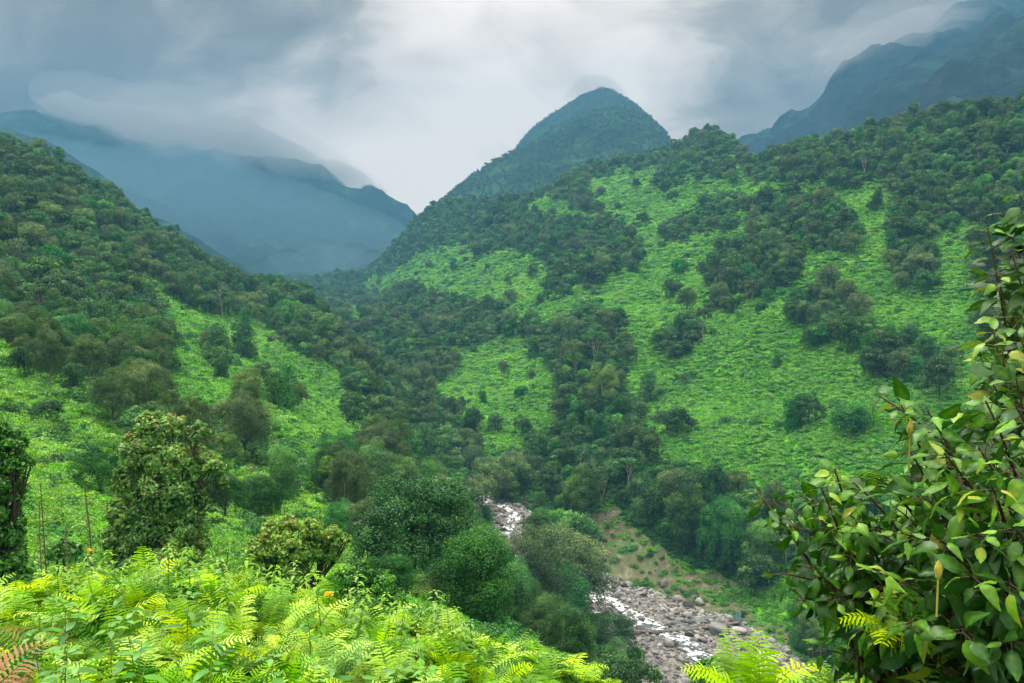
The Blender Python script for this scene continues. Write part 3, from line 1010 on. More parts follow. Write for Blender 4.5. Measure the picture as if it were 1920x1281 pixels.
B_MEAD = [bush_proto('clump', 70 + i, 1.0, 260, .24, M_MEADOW, 6 + i, .55) for i in range(3)]
B_NEAR = [bush_proto('clump', 80 + i, 1.0, 420, .17, M_MEADOW_NEAR, 7 + i, .6) for i in range(3)]
B_DARK = [bush_proto('clump', 90 + i, 1.0, 360, .22, M_TREE2, 7, .8) for i in range(2)]


def instancer(name, protos, P, kind, scale, rotz, label, cat, tilt=None):
    """one object whose geometry nodes put prototype meshes on its own points"""
    me = bpy.data.meshes.new(name)
    me.vertices.add(len(P))
    me.vertices.foreach_set('co', np.asarray(P, np.float32).ravel())
    a = me.attributes.new('kind', 'INT', 'POINT'); a.data.foreach_set('value', np.asarray(kind, np.int32))
    a = me.attributes.new('siz', 'FLOAT_VECTOR', 'POINT')
    sc_ = np.asarray(scale, np.float32)
    if sc_.ndim == 1: sc_ = np.repeat(sc_[:, None], 3, 1)
    a.data.foreach_set('vector', sc_.ravel())
    r = np.zeros((len(P), 3), np.float32)
    if tilt is not None: r[:, :2] = tilt
    r[:, 2] = rotz
    a = me.attributes.new('rot', 'FLOAT_VECTOR', 'POINT'); a.data.foreach_set('vector', r.ravel())
    me.update()
    o = link(name, me)
    g = bpy.data.node_groups.new(name + '_nodes', 'GeometryNodeTree')
    g.interface.new_socket('Geometry', in_out='INPUT', socket_type='NodeSocketGeometry')
    g.interface.new_socket('Geometry', in_out='OUTPUT', socket_type='NodeSocketGeometry')
    gi = g.nodes.new('NodeGroupInput'); go = g.nodes.new('NodeGroupOutput')
    jn = g.nodes.new('GeometryNodeJoinGeometry')

    def named(nm, ty):
        n = g.nodes.new('GeometryNodeInputNamedAttribute'); n.data_type = ty
        n.inputs['Name'].default_value = nm
        return [s for s in n.outputs if s.enabled and s.name == 'Attribute'][0]
    ak = named('kind', 'INT'); as_ = named('siz', 'FLOAT_VECTOR'); ar = named('rot', 'FLOAT_VECTOR')
    for k, po in enumerate(protos):
        oi = g.nodes.new('GeometryNodeObjectInfo')
        oi.inputs['Object'].default_value = po
        oi.inputs['As Instance'].default_value = True
        cmp_ = g.nodes.new('FunctionNodeCompare'); cmp_.data_type = 'INT'; cmp_.operation = 'EQUAL'
        ins = [s for s in cmp_.inputs if s.enabled]
        g.links.new(ak, ins[0]); ins[1].default_value = k
        ip = g.nodes.new('GeometryNodeInstanceOnPoints')
        g.links.new(gi.outputs[0], ip.inputs['Points'])
        g.links.new(cmp_.outputs[0], ip.inputs['Selection'])
        g.links.new(oi.outputs['Geometry'], ip.inputs['Instance'])
        g.links.new(ar, ip.inputs['Rotation'])
        g.links.new(as_, ip.inputs['Scale'])
        g.links.new(ip.outputs[0], jn.inputs[0])
    g.links.new(jn.outputs[0], go.inputs[0])
    md = o.modifiers.new('scatter', 'NODES'); md.node_group = g
    tag(o, label, cat, kind='stuff')
    return o


# ------------------------------------------------------------------ scatter on the valley sides
# triangle areas of the terrain grid
def surf_sample(n, rg, weight):
    """n points on the terrain, with probability proportional to weight(row,col) * cell area"""
    A = T_P[1:, :-1] - T_P[:-1, :-1]; B = T_P[:-1, 1:] - T_P[:-1, :-1]
    area = np.abs(A[..., 0] * B[..., 1] - A[..., 1] * B[..., 0])
    w = (area * weight[:-1, :-1]).ravel()
    cs_ = np.cumsum(w)
    i = np.searchsorted(cs_, rg.random(n) * cs_[-1])
    r, c = np.unravel_index(i, area.shape)
    a = rg.random(n)[:, None]; b = rg.random(n)[:, None]
    P = (T_P[r, c] * (1 - a) * (1 - b) + T_P[r + 1, c] * a * (1 - b) + T_P[r, c + 1] * (1 - a) * b + T_P[r + 1, c + 1] * a * b)
    return P, r, c


# horizon per column: is a point (with height h above the ground) seen over what stands nearer?
Sgr = Z / Y
HOR = np.maximum.accumulate(Sgr, axis=0)


def seen(P, r, c, h, slack=0.0):
    return (P[:, 2] + h) / P[:, 1] >= HOR[np.maximum(r - 3, 0), c] - slack


def thin(P, dist):
    """keep points farther apart than dist (array), by grid hashing"""
    keep = []
    cell = {}
    g = 12.0
    for i in range(len(P)):
        x, y = P[i, 0], P[i, 1]
        ci, cj = int(x // g), int(y // g)
        ok = True
        for a in (-1, 0, 1):
            for b in (-1, 0, 1):
                for (qx, qy) in cell.get((ci + a, cj + b), ()):
                    if (qx - x) ** 2 + (qy - y) ** 2 < dist[i] ** 2:
                        ok = False; break
                if not ok: break
            if not ok: break
        if ok:
            cell.setdefault((ci, cj), []).append((x, y)); keep.append(i)
    return np.array(keep)


rgT = np.random.default_rng(101)
OPEN = inpoly(PXg, PYg, [(1085, 955), (1150, 950), (1200, 995), (1260, 1045), (1330, 1062), (1400, 1100), (1425, 1180), (1425, 1600), (1165, 1600), (1165, 1230), (1110, 1110)])
wF = ((TREE_OK | ((PXg < 640) & (Y > 620))) & (~SO) & (~OPEN) & (Y > 70) & (RD > np.where(Y > 282, 1.3, _bw * 1.1))).astype(float)
wF[(PXg < -320) | (PXg > 2250)] = 0
wF *= np.where(Y > 500, .55, 1.0)
wF += 0.010 * (MD & (Y > 150) & (~OPEN) & (PXg > -300) & (PXg < 2200))
P, r, c = surf_sample(60000, rgT, wF)
ok = seen(P, r, c, 12, .004)
P, r, c = P[ok], r[ok], c[ok]
sp_ = np.interp(P[:, 1], [80, 160, 300, 600, 1000, 1600], [3.6, 4.0, 4.2, 5.2, 7.0, 9.0])
k = thin(P, sp_)
P, r, c = P[k], r[k], c[k]
nT = len(P)
tsz = rgT.uniform(.45, 1.18, nT) ** .9 * np.interp(P[:, 1], [70, 130, 220, 400, 800], [.50, .72, .82, .85, .9])
kk = rgT.random(nT)
gr = fbm(P[:, 0], P[:, 1], 60, 2)
kinds = np.zeros(nT, int)
allk = K_ROUND + K_VINE + K_UMB + K_GREY + K_PALE + K_COLM
prob = np.array([.17, .16, .17, .12, .13, .04, .03, .08, .06, .025, .015])
prob /= prob.sum()
kinds = np.searchsorted(np.cumsum(prob), kk)
kinds = np.clip(kinds + 0, 0, len(allk) - 1)
nr_ = (P[:, 1] < 240) & (rgT.random(nT) < .45)
kinds[nr_] = rgT.choice(K_VINE + K_VINE + K_PALE + K_ROUND, nr_.sum())
# greyer crowns gather in patches
gm = (gr > .25) & (rgT.random(nT) < .4)
kinds[gm] = rgT.choice(K_GREY, gm.sum())
rot = rgT.uniform(0, 6.28, nT)
TREES = dict(P=P, s=tsz, k=kinds, rot=rot)

# the biggest in the picture become trees of their own, the rest one forest
ppx, ppy = proj(P)
vis = seen(P, r, c, 7 * tsz) & (ppx > -20) & (ppx < 1940) & (ppy < 1330)
prior = np.where(vis, tsz * np.array([PROTO[q]['H'] for q in kinds]) / P[:, 1], 0)
order = np.argsort(-prior)[:270]
single = np.zeros(nT, bool); single[order] = True
print('TREES', nT, 'singles nearest..', P[order, 1].min(), P[order, 1].max())

WORD = {}
for q in K_ROUND: WORD[q] = 'dense dark green round-crowned tree'
for q in K_VINE: WORD[q] = 'vine-draped green tree with leafy curtains'
for q in K_UMB: WORD[q] = 'spreading flat-topped tree on pale bare stems'
for q in K_GREY: WORD[q] = 'grey green feathery-crowned tree'
for q in K_PALE: WORD[q] = 'small pale yellow green tree'
for q in K_COLM: WORD[q] = 'narrow column-like creeper-covered tree'


def region(px, py, d):
    if px < 640 and py < 640: return 'on the forested hill at the left', 'trees on the left hill'
    if px < 950 and d < 140: return 'on the near slope beyond the fern knoll', 'trees on the near left slope'
    if px < 1000: return 'in the wooded gorge left of the river', 'trees left of the river'
    if py > 880: return 'on the bank above the stony river', 'trees on the bank above the stony river'
    if px > 1250 and py < 560: return 'on the upper right hillside', 'trees on the upper right hillside'
    return 'in the woods right of the river gorge', 'trees right of the river gorge'


def place_tree(kidx, loc, s, rz, label, group=None, first={}):
    pr = PROTO[kidx]
    e = bpy.data.objects.new('tree', None)
    COL.objects.link(e)
    e.location = loc; e.rotation_euler = (0, 0, rz); e.scale = (s, s, s) if np.isscalar(s) else s
    tag(e, label, 'tree', group)
    link('crown', pr['crown'], e)
    link('trunk', pr['trunk'], e)
    return e


m = ~single
instancer('forest', [p['obj'] for p in PROTO], P[m] - np.array([0, 0, .4]), kinds[m], tsz[m][:, None] * rgT.uniform([.8, .8, .8], [1.25, 1.25, 1.3], (m.sum(), 3)), rot[m],
          'dense green forest covering the valley sides beyond the nearer trees', 'forest', tilt=rgT.normal(size=(m.sum(), 2)) * .10)

# undergrowth between the trees and creeper meadows
rgM = np.random.default_rng(202)
wM = ((Y > 26) & (PXg > -320) & (PXg < 2250) & (RD > _bw * 1.2)) / np.maximum(Y, 30) ** 1.75
wM = wM * np.where(MD, 1.0, .35) * np.where(SO, .22, 1.0)
P2, r2, c2 = surf_sample(260000, rgM, wM)
ok = seen(P2, r2, c2, 2.0, .001)
P2, r2, c2 = P2[ok], r2[ok], c2[ok]
d2 = P2[:, 1]
sz = np.clip(d2 * .0050, .30, 4.5) * rgM.uniform(.6, 1.4, len(P2))
sz *= np.where((rgM.random(len(P2)) < .10) & (d2 < 180), 2.1, 1.0)
near = d2 < 125 + rgM.normal(size=len(P2)) * 15
isM = MD[r2, c2]
kd = np.where(isM, rgM.integers(0, 3, len(P2)), 6 + rgM.integers(0, 2, len(P2)))
kd = np.where(isM & near, 3 + rgM.integers(0, 3, len(P2)), kd)
kd = np.where(isM & (rgM.random(len(P2)) < .06), 6, kd)
sc3 = np.stack([sz, sz, sz * rgM.uniform(.6, 1.25, len(P2)) * np.where(d2 > 400, .8, 1)], -1)
instancer('undergrowth', B_MEAD + B_NEAR + B_DARK, P2 - np.array([0, 0, .1]), kd, sc3, rgM.uniform(0, 6.28, len(P2)),
          'bright green creepers and low scrub carpeting the valley slopes', 'undergrowth',
          tilt=rgM.normal(size=(len(P2), 2)) * .18)
print('UNDERGROWTH', len(P2))


# small trees on the mountains behind
far = []
for G, n_, gap_ in ((PK_P, 30000, 8.0),):
    A_ = G[1:, :-1] - G[:-1, :-1]; B_ = G[:-1, 1:] - G[:-1, :-1]
    ar = np.linalg.norm(np.cross(A_, B_), axis=-1)
    cs3 = np.cumsum(ar.ravel()); ii = np.searchsorted(cs3, rgM.random(n_) * cs3[-1])
    rr3, cc3 = np.unravel_index(ii, ar.shape)
    q_ = G[rr3, cc3] + A_[rr3, cc3] * rgM.random((n_, 1)) + B_[rr3, cc3] * rgM.random((n_, 1))
    up_ = np.maximum.accumulate(G[..., 2] / G[..., 1], axis=0)
    ok = (q_[:, 2] + 10) / q_[:, 1] >= up_[np.maximum(rr3 - 2, 0), cc3]
    q_ = q_[ok]; qx, qy = proj(q_)
    ok = (qx > 500) & (qx < 1960) & (fbm(q_[:, 0], q_[:, 1], 120, 3) + .25 * rgM.normal(size=len(q_)) > -.22)
    q_ = q_[ok]
    far.append(q_[thin(q_, np.full(len(q_), gap_))])
FT = np.concatenate(far)
print('FAR', len(FT))
kf_ = rgM.choice(K_ROUND + K_VINE + [K_GREY[0]], len(FT))
instancer('mountain_forest', [p['obj'] for p in PROTO], FT, kf_, rgM.uniform(.35, .8, len(FT)) * np.where(FT[:, 1] > 2400, .7, 1.0), rgM.uniform(0, 6.28, len(FT)),
          'dark forest covering the blue mountains behind the valley', 'forest')
#@@FG0
# single bushes scattered over the open slopes
rgB = np.random.default_rng(333)
wB = (MD & (Y > 45) & (Y < 800)).astype(float) / np.maximum(Y, 60) ** 1.1
Pb, rb, cb = surf_sample(1500, rgB, wB)
bpx, bpy_ = proj(Pb)
ok = seen(Pb, rb, cb, 1.5) & (bpx > 0) & (bpx < 1850) & (fbm(Pb[:, 0], Pb[:, 1], 45, 2) + .15 * rgB.normal(size=len(Pb)) > .14)
Pb, bpx, bpy_ = Pb[ok], bpx[ok], bpy_[ok]
kb = thin(Pb, np.interp(Pb[:, 1], [50, 700], [2.4, 6.0]))[:170]
BM = [bush_proto('bush', 95 + i, 1.0, 900, .15, M_TREE2 if i % 2 else M_TREE, 9, 1.0).data for i in range(4)]
for i in kb:
    s_ = float(rgB.uniform(.7, 1.7) * np.interp(Pb[i, 1], [50, 150, 400, 800], [.75, 1.3, 1.9, 2.8]))
    o = link('bush', BM[int(rgB.integers(0, 4))], None, Pb[i] - np.array([0, 0, .35]))
    o.scale = (s_ * rgB.uniform(.8, 1.2), s_ * rgB.uniform(.8, 1.2), s_ * rgB.uniform(.9, 1.4)); o.rotation_euler = (0, 0, rgB.uniform(0, 6.28))
    if bpx[i] < 700 and Pb[i, 1] < 170: lb, gb = 'dark green bush standing in the bright near meadow on the left', 'bushes in the near left meadow'
    elif bpx[i] < 700: lb, gb = 'dark green bush in the meadow strip on the left spur', 'bushes in the left spur meadow'
    elif bpy_[i] > 700: lb, gb = 'dark green bush in the large meadow right of the gorge', 'bushes in the large right meadow'
    else: lb, gb = 'small dark bush in the grassy clearings higher on the right hillside', 'bushes in the upper right clearings'
    tag(o, lb, 'bush', gb)
# ------------------------------------------------------------------ finding the ground under a photo pixel
def ground_at(px, py):
    c = int(np.argmin(np.abs(pxs - px)))
    col = PYg[:, c]
    rows = np.nonzero(col <= py)[0]
    rows = rows[Y[rows, c] > 1.2]
    r = rows[0] if len(rows) else len(col) - 1
    return T_P[r, c].copy()


def ground_z(x, y):
    """terrain height by bilinear look-up on the lofted grid"""
    px = float(proj(np.array([x, y, -0.25 * y]))[0])
    for _ in range(3):
        c = int(np.clip(np.searchsorted(pxs, px) - 1, 0, len(pxs) - 2))
        r = int(np.clip(np.searchsorted(Y[:, c], y) - 1, 0, Y.shape[0] - 2))
        z = Z[r, c] + (Z[r + 1, c] - Z[r, c]) * (y - Y[r, c]) / (Y[r + 1, c] - Y[r, c])
        px = float(proj(np.array([x, y, z]))[0])
    return z


FINE = {}
_n0 = len(PROTO)
FINE[K_VINE[1]] = tree_proto('tree', 122, 9, 4.8, 1.0, 30600, 0.178, M_TREE2, M_BARK, .28, nlobes=24, drape=.6, lobe=.36)
FINE[K_VINE[0]] = tree_proto('tree', 121, 11, 3.9, 1.2, 30600, 0.178, M_TREE2, M_BARK, .30, nlobes=26, shape='column', drape=.5, lobe=.45)
FINE[K_GREY[0]] = tree_proto('tree', 141, 12, 5.0, 2.0, 32400, 0.163, M_GREY, M_BARK, .28, nlobes=28, lobe=.33, drape=.3)
FINE[K_GREY[1]] = tree_proto('tree', 142, 13, 4.2, 2.0, 30600, 0.163, M_GREY, M_PBARK, .26, nlobes=26, lobe=.34, drape=.3)
FINE[K_ROUND[0]] = tree_proto('tree', 111, 11, 5.2, 2.0, 28800, 0.192, M_TREE, M_BARK, .32, nlobes=28, drape=.2, lobe=.34)
FINE[K_ROUND[1]] = tree_proto('tree', 112, 12, 4.6, 2.0, 28800, 0.192, M_TREE, M_BARK, .32, nlobes=28, drape=.2, lobe=.34)
FINE[K_ROUND[2]] = tree_proto('tree', 113, 9, 4.8, 1.0, 27000, 0.178, M_TREE, M_BARK, .32, nlobes=28, drape=.1, lobe=.32)
FINE[K_PALE[0]] = tree_proto('tree', 151, 9, 3.6, 2.0, 19800, 0.178, M_PALE, M_PBARK, .2, nlobes=20, lobe=.34)
# ------------------------------------------------------------------ trees that stand out one by one
for i in order:
    w, g = region(ppx[i], ppy[i], P[i, 1])
    kf = int(kinds[i]); kf = FINE.get(kf, kf) if P[i, 1] < 210 else kf
    place_tree(kf, P[i] - np.array([0, 0, .3]), tuple(float(tsz[i]) * rgT.uniform([.8, .8, .8], [1.25, 1.25, 1.25])), float(rot[i]), WORD[kinds[i]] + ' ' + w, g)

# (photo column, row of the foot, height in photo rows, kind, widening, label)
HERO = [
 (540, 772, 84, K_COLM[0], 1.15, 'taller of two dark creeper-covered column-like trees at the foot of the left meadow'),
 (512, 768, 66, K_COLM[0], 1.25, 'shorter broader one of two dark creeper-covered column-like trees by the left meadow'),
 (609, 660, 68, K_PALE[0], 1.05, 'pale yellow green round tree at the upper right edge of the left meadow'),
 (466, 800, 104, K_GREY[1], 1.0, 'tall grey green feathery tree left of the two column-like trees'),
 (775, 1090, 195, K_VINE[1], 1.1, 'big drooping vine-hung tree left of the river, in front of the wooded gorge'),
 (700, 960, 110, K_ROUND[0], 1.1, 'round-crowned tree just up the slope from the big drooping vine-hung tree'),
 (640, 955, 100, K_UMB[0], 1.0, 'flat-topped tree on twin pale stems on the slope left of the gorge'),
 (892, 1170, 172, K_VINE[0], 1.2, 'tall leafy tree above the fern knoll, left of the visible bend of white water'),
 (1000, 1185, 190, K_GREY[0], .95, 'grey green feathery tree standing in front of the river, left one of a close pair'),
 (1068, 1190, 200, K_GREY[1], 1.25, 'taller grey green feathery tree in front of the river beside the stony bed'),
 (1030, 1205, 150, K_VINE[1], 1.0, 'dark vine-hung tree at the foot of the two feathery trees by the river'),
 (960, 1175, 120, K_VINE[0], 1.0, 'leafy creeper-hung tree between the fern knoll and the feathery trees'),
 (1140, 1225, 70, K_ROUND[2], 1.5, 'low bright bushy tree at the near end of the footbridge'),
 (1178, 930, 90, K_UMB[1], 1.0, 'pale flat-topped tree with open branches right of the gorge'),
 (1216, 758, 58, K_COLM[0], 1.2, 'dark stubby column-like tree at the lower left corner of the large meadow'),
 (1252, 812, 42, K_ROUND[2], 1.2, 'small dark bushy tree alone near the left edge of the large meadow'),
 (1130, 780, 92, K_PALE[0], .9, 'small pale-topped tree at the left border of the large meadow'),
 (1318, 648, 68, K_UMB[1], .62, 'slender tree with a bare pale stem and small tuft crown on the right slope'),
 (1663, 402, 62, K_UMB[1], .7, 'slender tree with a pale stem below the upper right forest'),
 (1352, 566, 88, K_UMB[0], 1.0, 'spreading tree on two pale trunks at the edge of the right slope woods'),
 (490, 975, 82, K_VINE[1], 1.0, 'dome of creepers over a low tree on the near left slope'),
 (88, 802, 42, K_ROUND[2], 1.2, 'small dark round bushy tree alone on the near left meadow'),
 (186, 935, 90, K_ROUND[2], 1.0, 'dark bushy tree just left of the big orange-tipped tree'),
 (800, 1140, 66, K_PALE[0], 1.4, 'pale greyish low tree behind the fern knoll'),
 (1425, 1080, 95, K_VINE[0], .9, 'creeper-hung tree at the right end of the eroded river bank'),
 (1285, 1030, 105, K_ROUND[1], .9, 'dark round-crowned tree on top of the eroded river bank'),
 (1352, 1052, 115, K_VINE[1], .75, 'vine-draped tree with a shaded foot on top of the eroded river bank'),
 (1090, 985, 95, K_ROUND[1], 1.0, 'slim round-topped tree where the eroded bank begins'),
 (940, 940, 60, K_GREY[0], 1.0, 'small grey green tree on the grassy tip above the white water'),
 (720, 1130, 90, K_VINE[1], 1.2, 'low dark tree smothered in creepers right behind the fern knoll'),
]
for (px, py, hp, kd_, wd, lab) in HERO:
    g = ground_at(px, py)
    h = hp * np.linalg.norm(g) / FPX
    s = h / PROTO[kd_]['H']
    if hp > 60: kd_ = FINE.get(kd_, kd_)
    place_tree(kd_, g - np.array([0, 0, .25]), (s * wd, s * wd, s), random.uniform(0, 6.28), lab)


def bare_tree(px, py, hp, seed, label, r0=.16, mat=None):
    rg = np.random.default_rng(seed)
    g = ground_at(px, py)
    h = hp * np.linalg.norm(g) / FPX
    e = bpy.data.objects.new('bare_tree', None); COL.objects.link(e); e.location = g
    tag(e, label, 'bare tree')
    T = Soup(); B = Soup()
    q = np.linspace(0, 1, 8)
    ln = rg.normal(size=2) * .08 * h
    path = np.stack([ln[0] * q ** 2 + rg.normal(size=8) * .012 * h, ln[1] * q, -.4 + (h + .4) * q], -1)
    T.add(*tube(path, r0 * (1 - .85 * q), 6))
    for k in range(12):
        i = rg.integers(3, 8)
        a = rg.uniform(0, 6.28); l_ = h * rg.uniform(.15, .34)
        p0 = path[i]; d_ = np.array([math.cos(a) * .6, math.sin(a) * .6, .8])
        pts = [p0 + d_ * l_ * t + rg.normal(size=3) * .04 * h * t for t in np.linspace(0, 1, 5)]
        B.add(*tube(np.array(pts), r0 * np.linspace(.4, .08, 5), 5))
        for m in range(3):
            a2 = rg.uniform(0, 6.28)
            p1 = pts[rg.integers(2, 5)]
            B.add(*tube(np.array([p1, p1 + np.array([math.cos(a2), math.sin(a2), 1.0]) * l_ * .3]), [r0 * .12, r0 * .04], 4))
    link('trunk', T.build('bare_trunk', mat or M_PBARK, True), e)
    link('branches', B.build('bare_branches', mat or M_PBARK, True), e)


bare_tree(418, 604, 62, 5, 'bare whitish dead tree standing on the left meadow', .3)
bare_tree(1085, 935, 78, 6, 'whitish half-dead tree with forked bare branches in the woods right of the river', .2)
bare_tree(897, 1168, 26, 8, 'short pale broken snag at the foot of the trees behind the fern knoll', .2)
bare_tree(1106, 815, 60, 9, 'thin leafless tree rising from the dark woods right of the gorge', .15, M_BARK)

# ------------------------------------------------------------------ leafy trees just beyond the knoll
M_ORTREE = foliage_mat('orange_tipped_leaves', (.035, .14, .010), (.13, .35, .02), (.33, .58, .05), rough=.45, spec=.35, trans=.3, var=.0, accent=(.40, .24, .06), nscale=.5)
M_OLIVE = foliage_mat('olive_leaves', (.04, .14, .012), (.16, .35, .025), (.42, .60, .10), rough=.45, spec=.35, trans=.3, var=.0, accent=(.34, .24, .07), nscale=.6)
M_EDGE = foliage_mat('fine_green_leaves', (.016, .10, .006), (.055, .25, .010), (.19, .48, .03), rough=.4, spec=.35, trans=.3, var=.0)


def near_tree(name, px, py, d, lobes, n_leaf, leaf, mat, label, seed, foot=1.5):
    """crown lobes given as photo positions (px, py, radius px, depth offset m) round distance d"""
    rg = np.random.default_rng(seed)
    base = at(px, py, d)
    base[2] = ground_z(base[0], base[1])
    e = bpy.data.objects.new('leafy_tree', None); COL.objects.link(e); e.location = base
    tag(e, label, 'tree')
    S = Soup(); T = Soup()
    w = np.array([l[2] ** 2 for l in lobes], float); w /= w.sum()
    topz = max(at(l[0], l[1], d + l[3])[2] for l in lobes)
    botz = min(at(l[0], l[1], d + l[3])[2] for l in lobes)
    for l, ww in zip(lobes, w):
        c = at(l[0], l[1], d + l[3]) - base
        R = l[2] * d / FPX
        n = int(n_leaf * ww)
        cl = dirs(16, rg, -.6); idx = rg.integers(0, 16, n)
        dd = dirs(n, rg, -.7)
        sub = (rg.random(n) < .75)[:, None]
        p_ = np.where(sub, cl[idx] * .85 + dd * .26, dd * rg.uniform(.3, 1.0, n)[:, None])
        C = c + p_ * R * rg.uniform(.8, 1.1, n)[:, None]
        V, F = leaves(C, np.where(sub, cl[idx] * .5 + dd, dd) + np.array([0, 0, .5]), leaf, rg, 1.5, .3, .5)
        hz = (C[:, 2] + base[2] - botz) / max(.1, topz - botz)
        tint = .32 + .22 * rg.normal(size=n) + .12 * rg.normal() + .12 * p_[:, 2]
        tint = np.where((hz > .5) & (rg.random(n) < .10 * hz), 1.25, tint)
        S.add(V, F, np.repeat(np.clip(tint, 0, 1.3), 4))
        p0 = np.array([0, 0, .6]) + rg.normal(size=3) * .1
        mid = p0 * .45 + c * .55 + np.array([0, 0, -.3])
        T.add(*tube(np.array([p0, mid, c]), [.09, .06, .02], 6))
        for _ in range(7):
            q_ = c + cl[rg.integers(0, 16)] * R * .85
            T.add(*tube(np.array([mid, (mid + q_) / 2 + rg.normal(size=3) * .08, q_]), [.035, .025, .01], 4))
    T.add(*tube(np.array([[0, 0, -.6], [.05, 0, 0.2], [0, 0, .8]]), [.2, .16, .12], 8))
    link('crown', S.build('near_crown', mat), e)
    link('trunk', T.build('near_trunk', M_BARK, True), e)


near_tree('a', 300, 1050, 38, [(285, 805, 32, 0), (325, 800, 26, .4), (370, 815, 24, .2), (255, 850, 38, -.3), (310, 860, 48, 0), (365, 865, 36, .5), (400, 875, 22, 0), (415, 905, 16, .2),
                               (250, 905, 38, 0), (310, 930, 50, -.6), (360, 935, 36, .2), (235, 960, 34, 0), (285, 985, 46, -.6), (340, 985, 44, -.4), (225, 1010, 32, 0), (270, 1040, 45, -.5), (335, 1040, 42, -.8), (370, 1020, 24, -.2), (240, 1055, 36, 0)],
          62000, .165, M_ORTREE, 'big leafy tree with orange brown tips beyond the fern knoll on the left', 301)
near_tree('b', 555, 1100, 34, [(510, 1000, 24, 0), (545, 985, 20, .3), (585, 992, 22, 0), (625, 1005, 20, 0), (648, 1012, 12, 0), (490, 1030, 26, 0), (535, 1030, 34, -.3), (580, 1035, 32, 0), (615, 1040, 22, .2), (500, 1065, 28, 0), (545, 1075, 32, -.3)],
          26000, .14, M_OLIVE, 'wide low tree with pale olive leaf tufts behind the middle of the fern knoll', 302)
near_tree('c', -30, 1080, 20, [(-30, 830, 55, 0), (20, 830, 30, 0), (35, 870, 26, 0), (-20, 900, 60, 0), (25, 930, 32, .3), (-30, 980, 60, 0), (15, 1000, 34, 0), (-10, 1060, 46, 0), (30, 1050, 24, 0), (0, 1110, 46, 0), (-5, 945, 34, 0), (5, 1035, 40, .3), (40, 1085, 26, 0)],
          30000, .095, M_EDGE, 'dark green fine-leaved tree cut by the left edge of the view', 303)
near_tree('d', 690, 1150, 26, [(640, 1085, 24, 0), (680, 1080, 26, .2), (720, 1095, 24, 0), (700, 1125, 34, 0), (655, 1120, 28, 0), (745, 1125, 20, 0)],
          16000, .09, M_EDGE, 'dark green leafy shrub tree just behind the crest of the fern knoll', 304)


def near_shrub(px, py, d, Rpx, n, leaf, mat, label, seed, hgt=1.0):
    rg = np.random.default_rng(seed)
    c0 = at(px, py, d); gz = ground_z(c0[0], c0[1]); base = np.array([c0[0], c0[1], gz])
    R = Rpx * d / FPX
    S = Soup(); T = Soup()
    for k in range(9):
        a = k * 2.4; rr = R * .6 * math.sqrt(k / 9)
        c = np.array([rr * math.cos(a), rr * math.sin(a), c0[2] - gz - R * .5 - rr * .5])
        lr = R * rg.uniform(.35, .5); m = n // 9
        dd = dirs(m, rg, -.5)
        V, F = leaves(c + dd * lr * rg.uniform(.6, 1.1, m)[:, None], dd + np.array([0, 0, .5]), leaf, rg)
        S.add(V, F, np.repeat(np.clip(.45 + .22 * rg.normal(size=m), 0, 1), 4))
        T.add(*tube(np.array([[0, 0, -.2], c * .5, c]), [.04, .025, .01], 5))
    e = bpy.data.objects.new('shrub', None); COL.objects.link(e); e.location = base
    tag(e, label, 'shrub')
    link('foliage', S.build('shrub_foliage', mat), e); link('stem', T.build('shrub_stem', M_BARK), e)


near_shrub(1335, 1232, 17, 52, 3200, .11, M_EDGE, 'rounded dark green shrub in front of the stony river bed at the bottom', 311)
near_shrub(120, 1010, 21, 34, 1500, .13, M_EDGE, 'small dark shrub between the dead stems left of the big tree', 312)
near_shrub(175, 1075, 12.5, 26, 900, .08, M_OLIVE, 'small pale shrub on the left end of the knoll crest', 313)


def dead_stem(px, py0, py1, d, label, lean=0, r=.026):
    p0 = at(px, py0, d); gz = ground_z(p0[0], p0[1])
    top = at(px + lean, py1, d)
    rg = np.random.default_rng(int(px))
    q = np.linspace(0, 1, 7)
    base = np.array([p0[0], p0[1], gz - .2])
    path = base + (top - base) * q[:, None] + np.stack([np.sin(q * 3.1) * lean * -.35 * d / FPX, 0 * q, 0 * q], -1) + rg.normal(size=(7, 3)) * .012
    S = Soup(); S.add(*tube(path - base, r * (1 - .6 * q), 6))
    for k in (4, 5):
        a = rg.uniform(0, 6.28)
        S.add(*tube(np.array([path[k] - base, path[k] - base + np.array([math.cos(a) * .12, math.sin(a) * .12, .15])]), [r * .4, r * .15], 5))
    o = link('dead_stem', S.build('dead_stem', M_DEAD, True), None, base)
    tag(o, label, 'dead stem')


M_DEAD = plain_mat('dead_wood', (.20, .13, .08), (.10, .065, .04), 6.0, .9, .1, .2)
dead_stem(82, 1040, 905, 20, 'taller straight brown dead stem near the left edge', -5)
dead_stem(72, 1060, 940, 19, 'shorter straight brown dead stem beside the tallest one near the left edge', 3)
dead_stem(178, 1060, 925, 21, 'curved grey brown dead stem left of the big orange-tipped tree', -20, .04)
dead_stem(122, 1060, 985, 19, 'short brown dead stem standing between its taller neighbours', 1)
dead_stem(426, 1075, 1035, 13, 'thin dead stem poking up from the knoll between the two leafy trees', 2, .02)

# ------------------------------------------------------------------ river bed: boulders, rubble, water, footbridge
M_ROCK = plain_mat('river_rock', (.27, .26, .235), (.045, .046, .05), .8, .75, .3, .4, vmin=.25, vr=1.5)


